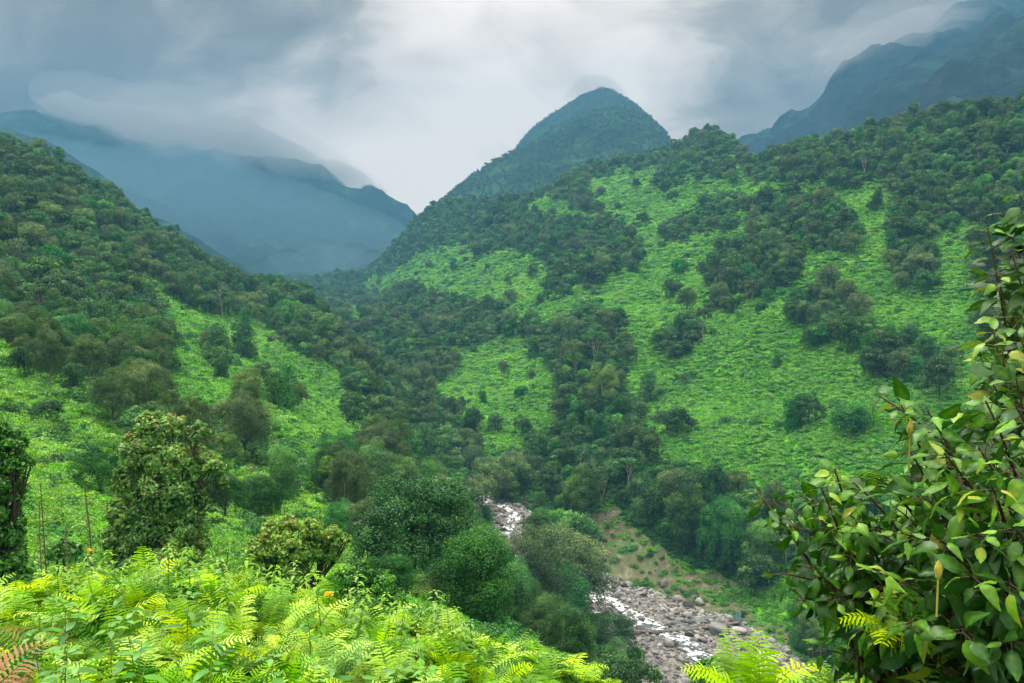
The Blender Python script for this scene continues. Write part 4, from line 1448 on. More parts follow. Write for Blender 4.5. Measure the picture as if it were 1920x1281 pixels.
def ico(sub):
    t = (1 + 5 ** .5) / 2
    V = np.array([(-1, t, 0), (1, t, 0), (-1, -t, 0), (1, -t, 0), (0, -1, t), (0, 1, t), (0, -1, -t), (0, 1, -t), (t, 0, -1), (t, 0, 1), (-t, 0, -1), (-t, 0, 1)], float)
    V /= np.linalg.norm(V[0])
    F = [(0, 11, 5), (0, 5, 1), (0, 1, 7), (0, 7, 10), (0, 10, 11), (1, 5, 9), (5, 11, 4), (11, 10, 2), (10, 7, 6), (7, 1, 8), (3, 9, 4), (3, 4, 2), (3, 2, 6), (3, 6, 8), (3, 8, 9), (4, 9, 5), (2, 4, 11), (6, 2, 10), (8, 6, 7), (9, 8, 1)]
    V = list(map(tuple, V))
    for _ in range(sub):
        cache = {}; F2 = []

        def mid(a, b):
            k = (min(a, b), max(a, b))
            if k not in cache:
                p = np.array(V[a]) + np.array(V[b]); p /= np.linalg.norm(p)
                cache[k] = len(V); V.append(tuple(p))
            return cache[k]
        for a, b, c in F:
            ab, bc, ca = mid(a, b), mid(b, c), mid(c, a)
            F2 += [(a, ab, ca), (b, bc, ab), (c, ca, bc), (ab, bc, ca)]
        F = F2
    return np.array(V), np.array(F)


IV, IF = ico(2)
ROCKS = []
for k in range(6):
    rg = np.random.default_rng(400 + k)
    pl = dirs(9, rg, -1); pd = rg.uniform(.6, .95, 9)
    V = IV.copy()
    for n_, d_ in zip(pl, pd):                      # flat broken faces
        s_ = V @ n_
        V = V - np.maximum(s_ - d_, 0)[:, None] * n_
    V = V * (1 + .10 * rg.normal(size=len(V)) * .4)[:, None] * np.array([1, rg.uniform(.7, 1), rg.uniform(.5, .8)]) * .6
    ROCKS.append(mesh('boulder', V, IF, M_ROCK, True))
rgR = np.random.default_rng(410)
wR = ((RD < _bw * 1.5) & (Y > 140)).astype(float)
PR, rr_, cr_ = surf_sample(9000, rgR, wR)
bx, by = proj(PR)
ok = seen(PR, rr_, cr_, 1.0, .002) & (bx < 1480)
PR, rr_, cr_ = PR[ok], rr_[ok], cr_[ok]; bx, by = bx[ok], by[ok]
k = thin(PR[:1500], np.full(1500, .95))
big = k[:230]
FIX = [(1345, 1192, 4.4), (1290, 1137, 2.6), (1312, 1134, 2.3), (1385, 1188, 3.0), (1270, 1128, 2.2), (1245, 1100, 2.0), (1375, 1175, 2.6), (1310, 1165, 2.4), (1180, 1105, 2.0), (970, 985, 1.8), (945, 1010, 2.0), (1160, 1120, 2.2), (1205, 1120, 2.2), (1400, 1215, 2.6), (1255, 1215, 2.4)]


def rock_label(px, py, s, fix=False):
    return 'grey brown boulder in the stony river bed below the eroded bank' if py > 1060 else 'dark boulder beside the white water higher up the gorge'


for i, (px, py, s) in enumerate(FIX):
    g = ground_at(px, py)
    o = link('boulder', ROCKS[i % 6], None, g + np.array([0, 0, .18 * s]))
    o.scale = (s, s, s * 1.15); o.rotation_euler = (rgR.normal() * .2, rgR.normal() * .2, rgR.uniform(0, 6.28))
    if i == 0:
        tag(o, 'largest pale boulder in the stony river bed, right of the white water', 'boulder')
    else:
        tag(o, rock_label(px, py, s), 'boulder', 'boulders in the lower river bed' if py > 1060 else 'boulders in the upper gorge')
for i in big:
    s = float(rgR.uniform(.8, 2.1)) ** 1.15 * .95
    o = link('boulder', ROCKS[int(rgR.integers(0, 6))], None, PR[i] + np.array([0, 0, .1 * s]))
    o.scale = (s, s, s); o.rotation_euler = (rgR.normal() * .3, rgR.normal() * .3, rgR.uniform(0, 6.28))
    tag(o, rock_label(bx[i], by[i], s), 'boulder', 'boulders in the lower river bed' if by[i] > 1060 else 'boulders in the upper gorge')
rp = [bpy.data.objects.new('stone', m) for m in ROCKS]
instancer('rubble', rp, PR, rgR.integers(0, 6, len(PR)), rgR.uniform(.45, 1.15, len(PR)) ** 2.2, rgR.uniform(0, 6.28, len(PR)),
          'small grey stones and cobbles filling the river bed', 'rubble', tilt=rgR.normal(size=(len(PR), 2)) * .5)
wS = (SO & (Y > 100)).astype(float)
PS, rs_, cs2 = surf_sample(900, rgR, wS)
PS = PS[fbm(PS[:, 0], PS[:, 1], 9, 2) > .12]
instancer('scree', rp, PS, rgR.integers(0, 6, len(PS)), rgR.uniform(.15, .7, len(PS)), rgR.uniform(0, 6.28, len(PS)),
          'loose pale stones on the eroded bank', 'scree', tilt=rgR.normal(size=(len(PS), 2)) * .5)

# water
m_w, t = newmat('white_water')
geo = N(t, 'ShaderNodeNewGeometry')
nf = noise(t, geo.outputs['Position'], .55, 5, .65, .6)
foam = M(t, 'MULTIPLY', M(t, 'SUBTRACT', nf, .46), 10.0, clamp=True)
pb = N(t, 'ShaderNodeBsdfPrincipled')
t.links.new(mixc(t, foam, (.05, .07, .06), (.86, .88, .88)), pb.inputs['Base Color'])
t.links.new(M(t, 'ADD', M(t, 'MULTIPLY', foam, .5), .15), pb.inputs['Roughness'])
bm = N(t, 'ShaderNodeBump'); bm.inputs['Distance'].default_value = .4
t.links.new(nf, bm.inputs['Height']); t.links.new(bm.outputs[0], pb.inputs['Normal'])
o_ = N(t, 'ShaderNodeOutputMaterial'); t.links.new(pb.outputs[0], o_.inputs[0])
tgt = np.gradient(RIV, axis=0); nrm = np.stack([-tgt[:, 1], tgt[:, 0]], -1); nrm /= np.linalg.norm(nrm, axis=1)[:, None]
rgw = np.random.default_rng(420)
wv = []
for j, off in enumerate(np.linspace(-1, 1, 9)):
    wd = np.interp(RIV[:, 1], [150, 200, 250, 300, 340], [2.9, 2.5, 1.7, 1.1, 1.2]) + .7 * fbm(RIV[:, 1], RIV[:, 0], 6, 2) + (.8 * vnoise(RIV[:, 1] / 4, RIV[:, 0] / 4 + j * .0))
    z = RIV[:, 2] - .38 - .25 * off * off + .25 * vnoise(RIV[:, 1] * .9 + j * 1.3, RIV[:, 0] * .9)
    wv.append(np.stack([RIV[:, 0] + nrm[:, 0] * off * wd, RIV[:, 1] + nrm[:, 1] * off * wd, z], -1))
wv = np.stack(wv, 0)
me = mesh('river', wv.reshape(-1, 3), grid_faces(wv.shape[0], wv.shape[1]), m_w, True)
tag(link('river', me), 'white foaming mountain stream tumbling between the boulders', 'river', kind='structure')

# footbridge
M_STEEL = plain_mat('bridge_steel', (.12, .20, .26), (.07, .12, .16), 2.0, .5, .4)
M_PLANK = plain_mat('bridge_planks', (.26, .22, .17), (.15, .12, .09), 3.0, .8, .2)
pa, pb_ = at(1106, 1178, 186), at(1385, 1166, 193)
eb = bpy.data.objects.new('footbridge', None); COL.objects.link(eb)
eb.location = pa
tag(eb, 'narrow suspended footbridge with blue grey end towers across the stony river', 'footbridge')
ax = (pb_ - pa); Lb = np.linalg.norm(ax); ux = ax / Lb; uy = np.array([-ux[1], ux[0], 0]); uy /= np.linalg.norm(uy)


def bp(s, w, z):
    return ux * s * Lb + uy * w + np.array([0, 0, z])


def boxb(S, a, b, w, h):
    """beam between two points"""
    d_ = b - a; d_ = d_ / np.linalg.norm(d_)
    sx = np.cross(d_, [0, 0, 1.0]);
    if np.linalg.norm(sx) < .1: sx = uy.copy()
    sx = sx / np.linalg.norm(sx); sz_ = np.cross(sx, d_)
    V = [p + sx * i * w / 2 + sz_ * j * h / 2 for p in (a, b) for i, j in ((-1, -1), (1, -1), (1, 1), (-1, 1))]
    S.add(np.array(V), np.array([(0, 1, 2, 3), (7, 6, 5, 4), (0, 4, 5, 1), (1, 5, 6, 2), (2, 6, 7, 3), (3, 7, 4, 0)]))


qs = np.linspace(0, 1, 25)
sag = lambda s: -1.3 * 4 * s * (1 - s)
D_ = Soup()
for a, b in zip(qs[:-1], qs[1:]):
    boxb(D_, bp(a, 0, sag(a)), bp(b, 0, sag(b)), 1.1, .12)
link('deck', D_.build('bridge_deck', M_PLANK), eb)
for w in (-.6, .6):
    S = Soup()
    S.add(*tube(np.array([bp(s, w, 1.1 + sag(s) * .8 + .9 * (2 * s - 1) ** 2) for s in qs]), .04, 5))
    link('cable', S.build('bridge_cable', M_STEEL, True), eb)
    S = Soup()
    for s in qs:
        boxb(S, bp(s, w, sag(s)), bp(s, w, 1.1 + sag(s) * .8 + .9 * (2 * s - 1) ** 2), .03, .03)
    link('railing', S.build('bridge_railing', M_STEEL), eb)
for s in (0, 1):
    S = Soup()
    for w in (-.65, .65):
        boxb(S, bp(s, w, -3.0), bp(s, w * .75, 2.4), .22, .22)
    boxb(S, bp(s, -.5, 2.3), bp(s, .5, 2.3), .2, .2)
    boxb(S, bp(s, -.65, .0), bp(s, .65, .0), .15, .2)
    # splayed side plates of the tower
    for w in (-.65, .65):
        boxb(S, bp(s, w * 1.5, -3.0), bp(s, w, 2.2), .35, .08)
    link('tower', S.build('bridge_tower', M_STEEL), eb)

# ------------------------------------------------------------------ ferns on the knoll
M_FERN = foliage_mat('bracken_fronds', (.012, .085, .002), (.17, .40, .003), (.54, .76, .02), rough=.6, spec=.03, trans=.22, var=.22, nscale=1.5)
M_DFERN = foliage_mat('dead_bracken', (.10, .035, .018), (.25, .10, .04), (.36, .22, .08), rough=.7, spec=.1, trans=.3, var=.2, nscale=.8)


def frond_geo(S, rg, L, az, elev, origin, curl=1.1, tint=.5, np_=14):
    """one bipinnate frond: arching midrib, side pinnae, rows of small leaflets"""
    n = np_ + 4
    t = np.linspace(0, 1, n)
    ang = elev - curl * t ** 1.4
    ds = L / n
    x = np.cumsum(np.cos(ang)) * ds; z = np.cumsum(np.sin(ang)) * ds
    side = rg.normal() * .12 * L * t ** 2
    ca, sa = math.cos(az), math.sin(az)
    P_ = np.stack([origin[0] + ca * x - sa * side, origin[1] + sa * x + ca * side, origin[2] + z], -1)
    V, F = tube(P_, .0045 * L / .9 * (1.3 - t), 3)
    S.add(V, F, tint * .8 + .15)
    fw = np.gradient(P_, axis=0); fw /= np.linalg.norm(fw, axis=1)[:, None]
    lat = np.array([-sa, ca, 0.0])
    up = np.cross(fw, lat * -1); up = np.where(up[:, 2:3] < 0, -up, up)
    Vs = []; Ts = []
    for i in range(3, n - 1):
        tt = (i - 3) / (n - 3)
        pl = L * .42 * (1 - tt) ** .8 * rg.uniform(.85, 1.1)
        if pl < .02: pl = .02
        for sgn in (-1, 1):
            k = max(4, int(9 * (pl / (L * .42)) + 3))
            q = np.linspace(.06, 1, k)
            dirp = fw[i] * .42 + lat * sgn * 1.0 + up[i] * .10
            dirp /= np.linalg.norm(dirp)
            dr = np.array([0, 0, -1.0])
            C = P_[i] + dirp * (q * pl)[:, None] + dr * (q ** 2 * pl * rg.uniform(.10, .6))[:, None]
            wl = pl * .085 * (1 - q) ** .6 * np.minimum(1, .5 + q * 4) + .003
            pd = np.cross(dirp, up[i]); pd /= np.linalg.norm(pd)
            st = pl / k
            alt = np.where(np.arange(k) % 2 == 0, 1.0, .55)[:, None]
            for s2 in (-1, 1):
                E_ = C + pd * s2 * wl[:, None] * alt + dirp * (wl * .6)[:, None] + up[i] * (-wl * .2)[:, None]
                Vs.append(np.stack([C[:-1], E_[:-1], E_[1:], C[1:]], 1).reshape(-1, 3))
                Ts.append(np.full(4 * (k - 1), tint + rg.normal() * .06 + .10 * tt))
    V = np.concatenate(Vs)
    S.add(V, np.arange(len(V)).reshape(-1, 4), np.clip(np.concatenate(Ts), 0, 1))


def fern_meshes(seed, nf, L, mat, name):
    rg = np.random.default_rng(seed)
    out = []
    for k in range(nf):
        S = Soup()
        az = k * 6.283 / nf + rg.normal() * .3
        frond_geo(S, rg, L * rg.uniform(.75, 1.15), az, rg.uniform(.95, 1.5), (0.02 * math.cos(az), .02 * math.sin(az), 0), rg.uniform(.9, 2.3), float(np.clip(rg.normal(.42, .3), 0, .9)))
        out.append(S)
    return out


FSETS = [fern_meshes(500 + i, 6 + i % 3, .47, M_FERN, 'frond') for i in range(5)]
FERN_J = []
for i, fs in enumerate(FSETS):
    J = Soup()
    for S in fs:
        for V, A in zip(S.V, S.A): pass
        V = np.concatenate(S.V); A = np.concatenate(S.A); F = np.concatenate(S.Q)
        J.add(V, F, A)
    FERN_J.append(bpy.data.objects.new('fern_joined', J.build('fern_joined', M_FERN)))
DJ = Soup()
for S in fern_meshes(560, 6, .5, M_DFERN, 'frond'):
    DJ.add(np.concatenate(S.V), np.concatenate(S.Q), np.concatenate(S.A))
FERN_J.append(bpy.data.objects.new('dead_fern_joined', DJ.build('dead_fern_joined', M_DFERN)))
FM = [[S.build('frond', M_FERN) for S in fs] for fs in FSETS]

rgF = np.random.default_rng(520)
cand = []
for _ in range(25000):
    y = 1.9 + 14.5 * rgF.random() ** .8
    px = rgF.uniform(-520, 1760)
    x = (px - 960) / FPX * y * 1.07
    cand.append((x, y))
cand = np.array(cand)
zc = np.array([ground_z(a, b) for a, b in cand])
FP = np.column_stack([cand, zc + .16 * rng.random(len(zc))])
k = thin(FP, np.interp(FP[:, 1], [2, 6, 14], [.19, .22, .26]))
FP = FP[k]
fx, fy = proj(FP)
# no tall ferns right under the lens, none inside the big bush
top_row = proj(FP + np.array([0, 0, .75]))[1]
okf = ~((fx > 1300) & (FP[:, 1] < 5.2)) & ~((fx > 1380) & (top_row < 1195 + 60 * rgF.random(len(FP)))) & ~((fx > 1190) & (fx <= 1380) & (top_row < 1285)) & ~((FP[:, 1] < 3.0) & (fy < 1900)) & ~((fx > 1380) & (FP[:, 1] < 3.4))
FP = FP[okf]; fx = fx[okf]; fy = fy[okf]
print('FERNS', len(FP))
brown = (fx < 40 + 70 * rgF.random(len(FP))) & (FP[:, 1] < 8.5)
kindF = rgF.integers(0, 5, len(FP)); kindF[brown & (rgF.random(len(FP)) < .75)] = 5
scF = rgF.uniform(.5, 1.35, len(FP)) ** 1.2 * np.interp(FP[:, 1], [2, 4, 8, 14], [.6, .8, 1.0, 1.05])
rotF = rgF.uniform(0, 6.28, len(FP))
ordF = np.argsort(np.abs(FP[:, 1] - 6.3) + rgF.random(len(FP)) * 5)
ordF = [i for i in ordF if kindF[i] < 5 and 0 < fx[i] < 1350][:64]
sf = np.zeros(len(FP), bool); sf[ordF] = True


def place_fern(kind, loc, s, rz, label, group=None):
    e = bpy.data.objects.new('fern', None); COL.objects.link(e)
    e.location = loc; e.scale = (s, s, s); e.rotation_euler = (0, 0, rz)
    tag(e, label, 'fern', group)
    for m in FM[kind]:
        link('frond', m, e)


for i in ordF:
    place_fern(int(kindF[i]), FP[i], float(scF[i]), float(rotF[i]), 'bright yellow green fern with arching fronds in the fern bed on the knoll', 'ferns standing in the fern bed')
instancer('fern_bed', FERN_J, FP[~sf], kindF[~sf], scF[~sf], rotF[~sf], 'bed of bright bracken covering the knoll in the foreground', 'bracken',
          tilt=rgF.normal(size=((~sf).sum(), 2)) * .22)

# low broad leaves between the ferns
rgH = np.random.default_rng(530)


def leaf_blade(L, Wd, seg=6, fold=.25, droop=.35, serr=0.0, rg=rgH):
    crl = rg.uniform(-.6, 1.4) if serr else 0
    tw_ = rg.uniform(-.5, .5) if serr else 0
    """broad pointed leaf along +x, midrib folded, tip drooping"""
    t = np.linspace(0, 1, seg + 1)
    w = Wd * .5 * np.sin(np.pi * np.clip(t, 0, 1) ** .72) ** .85 * (1 - .12 * t)
    w[0] = .002; w[-1] = .0015
    x = L * t; zc_ = -droop * L * t ** 2.0
    rows = []
    for s in (-1, -.5, 0, .5, 1):
        wav = (.02 * L * np.sin(t * 9 + s * 3) if abs(s) == 1 else 0)
        z = zc_ + abs(s) * w * fold + wav - (abs(s) ** 2) * w * .25
        if serr and abs(s) == .5: z = z + .014 * L * np.where(np.arange(seg + 1) % 2 == 0, 1, -1)
        if serr and abs(s) == 1: z = z - L * .05 * crl
        xx = x + (serr * L * .02 * np.where(np.arange(seg + 1) % 2 == 0, 1, -1) if abs(s) == 1 else 0)
        z = z + s * w * np.sin(tw_ * t * 2)
        rows.append(np.stack([xx, s * w + (serr * .25 * L * t ** 2 * tw_), z], -1))
    V = np.stack(rows, 1).reshape(-1, 3)
    F = grid_faces(seg + 1, 5)
    return V, F


def rot_to(V, d_, nrm):
    """map +x to d_ and +z near nrm"""
    d_ = d_ / (np.linalg.norm(d_) + 1e-9)
    n = nrm - np.dot(nrm, d_) * d_
    if np.linalg.norm(n) < 1e-3: n = np.array([1.0, 0, 0]) - d_[0] * d_
    n /= np.linalg.norm(n)
    s = np.cross(n, d_)
    return V @ np.stack([d_, s, n])


def herb(seed, H, L, pairs, mat, droop=.5):
    rg = np.random.default_rng(seed)
    S = Soup(); T = Soup()
    q = np.linspace(0, 1, 7)
    lean = rg.normal(size=2) * .12 * H
    path = np.stack([lean[0] * q ** 2, lean[1] * q ** 2, H * q], -1)
    T.add(*tube(path, .008 * (1.2 - q) * (H / .8), 5))
    for k in range(pairs):
        t = .25 + .75 * (k + .6) / pairs
        p0 = np.array([lean[0] * t * t, lean[1] * t * t, H * t])
        sz_ = L * (1.0 - .45 * t) * rg.uniform(.8, 1.15) * (1 if k < pairs - 1 else .8)
        for s in range(2 if k < pairs - 1 else 4):
            a = k * 1.57 + s * (math.pi if k < pairs - 1 else 1.57) + rg.normal() * .2
            el = rg.uniform(-.1, .5)
            d_ = np.array([math.cos(a) * math.cos(el), math.sin(a) * math.cos(el), math.sin(el)])
            V, F = leaf_blade(sz_, sz_ * .5, 6, .3, droop * rg.uniform(.6, 1.4))
            V = rot_to(V, d_, np.array([0, 0, 1.0])) + p0 + d_ * .02
            S.add(V, F, np.clip(.25 + .55 * t + rg.normal() * .1, 0, 1))
    return S.build('herb_leaves', mat, True), T.build('herb_stem', M_HSTEM, True)


M_HSTEM = plain_mat('green_stem', (.16, .24, .05), (.10, .15, .03), 6.0, .7, .2)
M_HERB = foliage_mat('nettle_leaves', (.03, .16, .006), (.14, .38, .012), (.36, .60, .04), rough=.5, spec=.3, trans=.42, var=.12, nscale=.8)
HP = [herb(540 + i, .74, .13, 10 + i % 3, M_HERB, .8) for i in range(5)]
HS = [herb(550 + i, .45, .16, 3, M_EDGE, .3) for i in range(3)]
spots = [(int(x), 0) for x in np.linspace(110, 900, 90)]
for i, (px, _) in enumerate(spots):
    px = px + rgH.normal() * 12
    d = rgH.uniform(8.5, 12.0)
    g = at(px, 1100, d); g[2] = ground_z(g[0], g[1])
    e = bpy.data.objects.new('leafy_plant', None); COL.objects.link(e); e.location = g
    s = rgH.uniform(.75, 1.15)
    if i in (28, 40, 56, 80): s = 1.25
    e.scale = (s, s, s); e.rotation_euler = (0, 0, rgH.uniform(0, 6.28))
    tag(e, 'yellow green nettle-like plant with drooping broad leaves on the knoll crest', 'leafy plant', 'nettle-like plants along the knoll crest')
    h = HP[i % 5]
    link('leaves', h[0], e); link('stem', h[1], e)
for i in range(40):
    px = rgH.uniform(60, 1250); d = rgH.uniform(3.6, 8.0)
    g = at(px, 1200, d); g[2] = ground_z(g[0], g[1]) + .32
    e = bpy.data.objects.new('broadleaf_plant', None); COL.objects.link(e); e.location = g
    s = rgH.uniform(.7, 1.2); e.scale = (s, s, s); e.rotation_euler = (0, 0, rgH.uniform(0, 6.28))
    tag(e, 'dark green broad-leaved seedling low among the ferns', 'leafy plant', 'broad-leaved seedlings among the ferns')
    h = HS[i % 3]
    link('leaves', h[0], e); link('stem', h[1], e)

# yellow flower heads at the edge of the knoll
M_YEL = plain_mat('yellow_petals', (.80, .60, .04), (.70, .48, .03), 30.0, .7, .2)
for (px, py, d, r_, lab) in ((617, 1114, 10.5, .04, 'yellow flower head on the knoll in front of the wide olive-tufted tree'), (168, 1032, 11.0, .02, 'small yellow flower head at the left end of the knoll crest')):
    c = at(px, py, d); gz = ground_z(c[0], c[1]); base = np.array([c[0], c[1], gz])
    e = bpy.data.objects.new('flower', None); COL.objects.link(e); e.location = base
    tag(e, lab, 'flower')
    S = Soup(); dd = dirs(260, rgH, -.2)
    V, F = leaves(np.array([0, 0, c[2] - gz]) + dd * np.array([r_ * 1.3, r_, r_ * .6]), dd, .028, rgH, 1.3)
    S.add(V, F)
    T = Soup(); T.add(*tube(np.array([[0, 0, -.1], [.02, 0, (c[2] - gz) * .5], [0, 0, c[2] - gz]]), [.007, .006, .004], 5))
    link('petals', S.build('petals', M_YEL), e); link('stem', T.build('flower_stem', M_HSTEM, True), e)

# ------------------------------------------------------------------ the big-leaved bushes at the right
M_BIG = foliage_mat('glossy_big_leaves', (.007, .042, .003), (.030, .135, .007), (.18, .42, .016), rough=.42, spec=.45, trans=.25, var=.0, accent=(.36, .40, .03), nscale=1.5, spots=True)
M_TWIG = plain_mat('twig', (.16, .10, .06), (.07, .06, .03), 8.0, .7, .2)


def bez(p0, p1, p2, n):
    t = np.linspace(0, 1, n)[:, None]
    return (1 - t) ** 2 * p0 + 2 * t * (1 - t) * p1 + t ** 2 * p2


def bush(label, root_px, root_d, tips, seed, leaf=.12, fill=None, nfill=0, dens=1.0, fd=(3.6, 5.0)):
    rg = np.random.default_rng(seed)
    r0 = at(root_px[0], root_px[1], root_d); r0[2] = ground_z(r0[0], r0[1])
    e = bpy.data.objects.new('big_leaved_bush', None); COL.objects.link(e); e.location = r0
    tag(e, label, 'bush')
    S = Soup(); T = Soup()
    allt = [(a, b, d, 1.0) for a, b, d in tips]
    k = 0
    while k < nfill:
        a = rg.uniform(1380, 2080); b = rg.uniform(380, 1330)
        if inpoly(np.array([a]), np.array([b]), fill)[0]:
            allt.append((a, b, rg.uniform(*fd), .8)); k += 1
    for (a, b, d, ws) in allt:
        tip = at(a, b, d) - r0
        hub = np.array([rg.normal() * .12, rg.normal() * .12, tip[2] * rg.uniform(.15, .5)])
        mid = hub * .45 + tip * .55 + np.array([0, 0, .12 + .1 * rg.random()])
        path = bez(hub, mid, tip, 14)
        T.add(*tube(path, np.linspace(.013, .003, 14) * (1 if ws == 1 else .8), 5))
        T.add(*tube(np.array([[0, 0, -.1], hub * .5, hub]), [.02, .018, .014], 5))
        L = np.linalg.norm(tip - hub)
        nn_ = int(max(6, L / .066) * dens)
        for j in range(nn_):
            t = 1 - (j + .3) / nn_ * .75
            i = min(12, int(t * 13))
            p = path[i] + (path[i + 1] - path[i]) * (t * 13 - i)
            fw = path[i + 1] - path[i]; fw /= np.linalg.norm(fw)
            for s in (-1, 1):
                a2 = j * 1.57 + (0 if s < 0 else math.pi) + rg.normal() * .3
                sd_ = np.cross(fw, [0, 0, 1.0]); sd_ /= np.linalg.norm(sd_) + 1e-6
                u2 = np.cross(sd_, fw)
                d_ = fw * .55 + sd_ * math.cos(a2) + u2 * (math.sin(a2) * .6) + np.array([0, 0, -.45])
                d_ /= np.linalg.norm(d_)
                tw = rg.uniform(.02, .05)
                lf = leaf * rg.uniform(.5, 1.3) * (.62 if j == 0 else .85 if j == 1 else 1.0)
                V, F = leaf_blade(lf, lf * rg.uniform(.42, .64), 8, rg.uniform(.1, .6), rg.uniform(-.1, .8), 1.0, rg)
                nz_ = np.array([0, 0, 1.0]) + rg.normal(size=3) * .55
                V = rot_to(V, d_, nz_) + p + d_ * tw
                T.add(*tube(np.array([p, p + d_ * tw]), [.0022, .0016], 3))
                tn = .40 + .17 * rg.normal() + (.28 if j == 0 else .12 if j == 1 else 0)
                if rg.random() < .022: tn = 1.4
                tb = np.tile([-.04, .03, .12, .03, -.04], 9) + np.repeat(np.where(np.arange(9) % 2 == 0, .03, -.03), 5)
                S.add(V, F, np.clip(tn + tb, 0, .88) if tn < 1.2 else tn)
        # side twigs
    link('leaves', S.build('bush_leaves', M_BIG, True), e)
    link('stems', T.build('bush_stems', M_TWIG, True), e)
    return e, r0


TIPS1 = [(1648, 742, 3.3), (1690, 760, 3.1), (1740, 772, 3.0), (1795, 765, 3.1), (1848, 752, 3.0), (1905, 762, 2.9), (1705, 845, 3.0), (1770, 850, 2.8), (1835, 840, 2.7), (1660, 905, 3.1),
         (1720, 930, 2.9), (1790, 925, 2.7), (1860, 915, 2.6), (1900, 880, 2.6), (1690, 1000, 2.9), (1760, 1010, 2.7), (1830, 1000, 2.6), (1900, 990, 2.5), (1650, 1075, 2.9), (1740, 1090, 2.8), (1820, 1080, 2.6), (1890, 1090, 2.5), (1700, 1170, 2.8), (1800, 1180, 2.6), (1900, 1200, 2.5)]
TIPS2 = [(1418, 925, 3.6), (1445, 935, 3.6), (1500, 930, 3.5), (1540, 915, 3.5), (1565, 880, 3.6), (1600, 905, 3.4), (1480, 985, 3.5), (1540, 975, 3.4), (1600, 970, 3.3), (1465, 1075, 3.5), (1520, 1060, 3.4), (1590, 1040, 3.3), (1495, 1125, 3.4), (1560, 1120, 3.3), (1630, 1110, 3.2), (1640, 990, 3.3), (1620, 1180, 3.2)]
TIPS3 = [(1852, 428, 3.9), (1880, 396, 3.9), (1912, 366, 3.8), (1868, 511, 3.8), (1895, 466, 3.8), (1862, 620, 3.7), (1900, 590, 3.7), (1838, 672, 3.7), (1880, 660, 3.6), (1915, 640, 3.6), (1905, 710, 3.5), (1860, 715, 3.6), (1940, 396, 3.8), (1945, 486, 3.8), (1950, 620, 3.7)]
bush('large glossy broad-leaved bush filling the lower right corner', (1930, 1330), 3.2, TIPS1, 601, .092,
     [(1640, 780), (1960, 780), (2040, 1330), (1560, 1330), (1600, 1200), (1660, 1000)], 95, fd=(3.1, 4.6))
bush('low glossy bush reaching left in front of the river bank, left of the larger bush', (1720, 1330), 3.9, TIPS2, 602, .086,
     [(1500, 960), (1640, 940), (1720, 1300), (1560, 1300), (1480, 1130)], 24, fd=(3.6, 4.8))
bush('tall thin bush rising along the upper right edge of the view', (1985, 1330), 4.1, TIPS3, 603, .09,
     [(1880, 480), (1990, 420), (2050, 1000), (1890, 900), (1870, 720)], 26, fd=(3.9, 4.8))
# seed spikes
M_SPIKE = plain_mat('seed_spike', (.45, .36, .06), (.25, .30, .04), 40.0, .8, .2)
for (a, b, d, lab) in ((1706, 800, 2.95, 'upper upright yellow green seed spike on the large glossy bush'), (1759, 1066, 2.6, 'lower upright yellow green seed spike on the large glossy bush')):
    q = np.linspace(0, 1, 9)
    base = at(a, b + 18, d)
    S = Soup()
    V, F = tube(np.stack([0 * q, 0 * q, q * .055], -1), .011 * np.sin(np.pi * (q * .9 + .08)) ** .7, 9)
    S.add(V, F)
    for i in range(150):
        an = i * 2.4; t = i / 150
        rad = .011 * math.sin(math.pi * (t * .9 + .08)) ** .7
        c = np.array([math.cos(an) * rad, math.sin(an) * rad, t * .055])
        Vv, Ff = leaves(c[None], np.array([[math.cos(an), math.sin(an), .4]]), .006, rgH, 1.2, .2, .3)
        S.add(Vv, Ff)
    S.add(*tube(np.array([[0, 0, -.12], [0, 0, 0]]), [.003, .003], 5))
    o = link('seed_spike', S.build('seed_spike', M_SPIKE), None, base)
    tag(o, lab, 'seed spike')
# ferns round the foot of the bushes
for i, (px, d, hz, s, lab) in enumerate([(1420, 4.6, -.05, .95, 'fern at the bottom, left of the low glossy bush'), (1490, 4.0, 0, .95, 'fern below the low glossy bush, second from the left'),
                                (1570, 3.6, 0.05, .9, 'fern below the low glossy bush, third from the left'), (1650, 3.2, .1, .8, 'dark fern at the bottom between the two glossy bushes'),
                                (1740, 3.0, .1, 1.0, 'dark fern at the bottom under the large glossy bush'), (1380, 5.4, 0, .9, 'fern nearest to the rounded dark shrub at the bottom'),
                                (1690, 3.1, .55, .8, 'bright fern growing up through the large glossy bush, below its middle'), (1600, 3.9, 1.15, .55, 'small bright fern tip above the low glossy bush')]):
    g = at(px, 1250, d); g[2] = ground_z(g[0], g[1]) + max(hz, 0)
    place_fern(i % 5, g, s, i * 1.3, lab)
#@@FG1

# ------------------------------------------------------------------ haze
def box_mesh(name, x0, x1, y0, y1, z0, z1):
    V = np.array([(x, y, z) for z in (z0, z1) for y in (y0, y1) for x in (x0, x1)], float)
    F = np.array([(0, 2, 3, 1), (4, 5, 7, 6), (0, 1, 5, 4), (1, 3, 7, 5), (3, 2, 6, 7), (2, 0, 4, 6)])
    return mesh(name, V, F)


HAZE_DENS = 0.00038
hm = box_mesh('haze', -3601, 3601, -1501, 3601, -101.5, 720)
m_, t_ = newmat('haze_air')
pv = N(t_, 'ShaderNodeVolumePrincipled')
pv.inputs['Density'].default_value = HAZE_DENS
pv.inputs['Color'].default_value = (.105, .268, .432, 1)
pv.inputs['Anisotropy'].default_value = 0.0
o_ = N(t_, 'ShaderNodeOutputMaterial')
t_.links.new(pv.outputs[0], o_.inputs['Volume'])
hm.materials.append(m_)
tag(link('haze', hm), 'thin blue haze filling the valley', 'haze', kind='stuff')


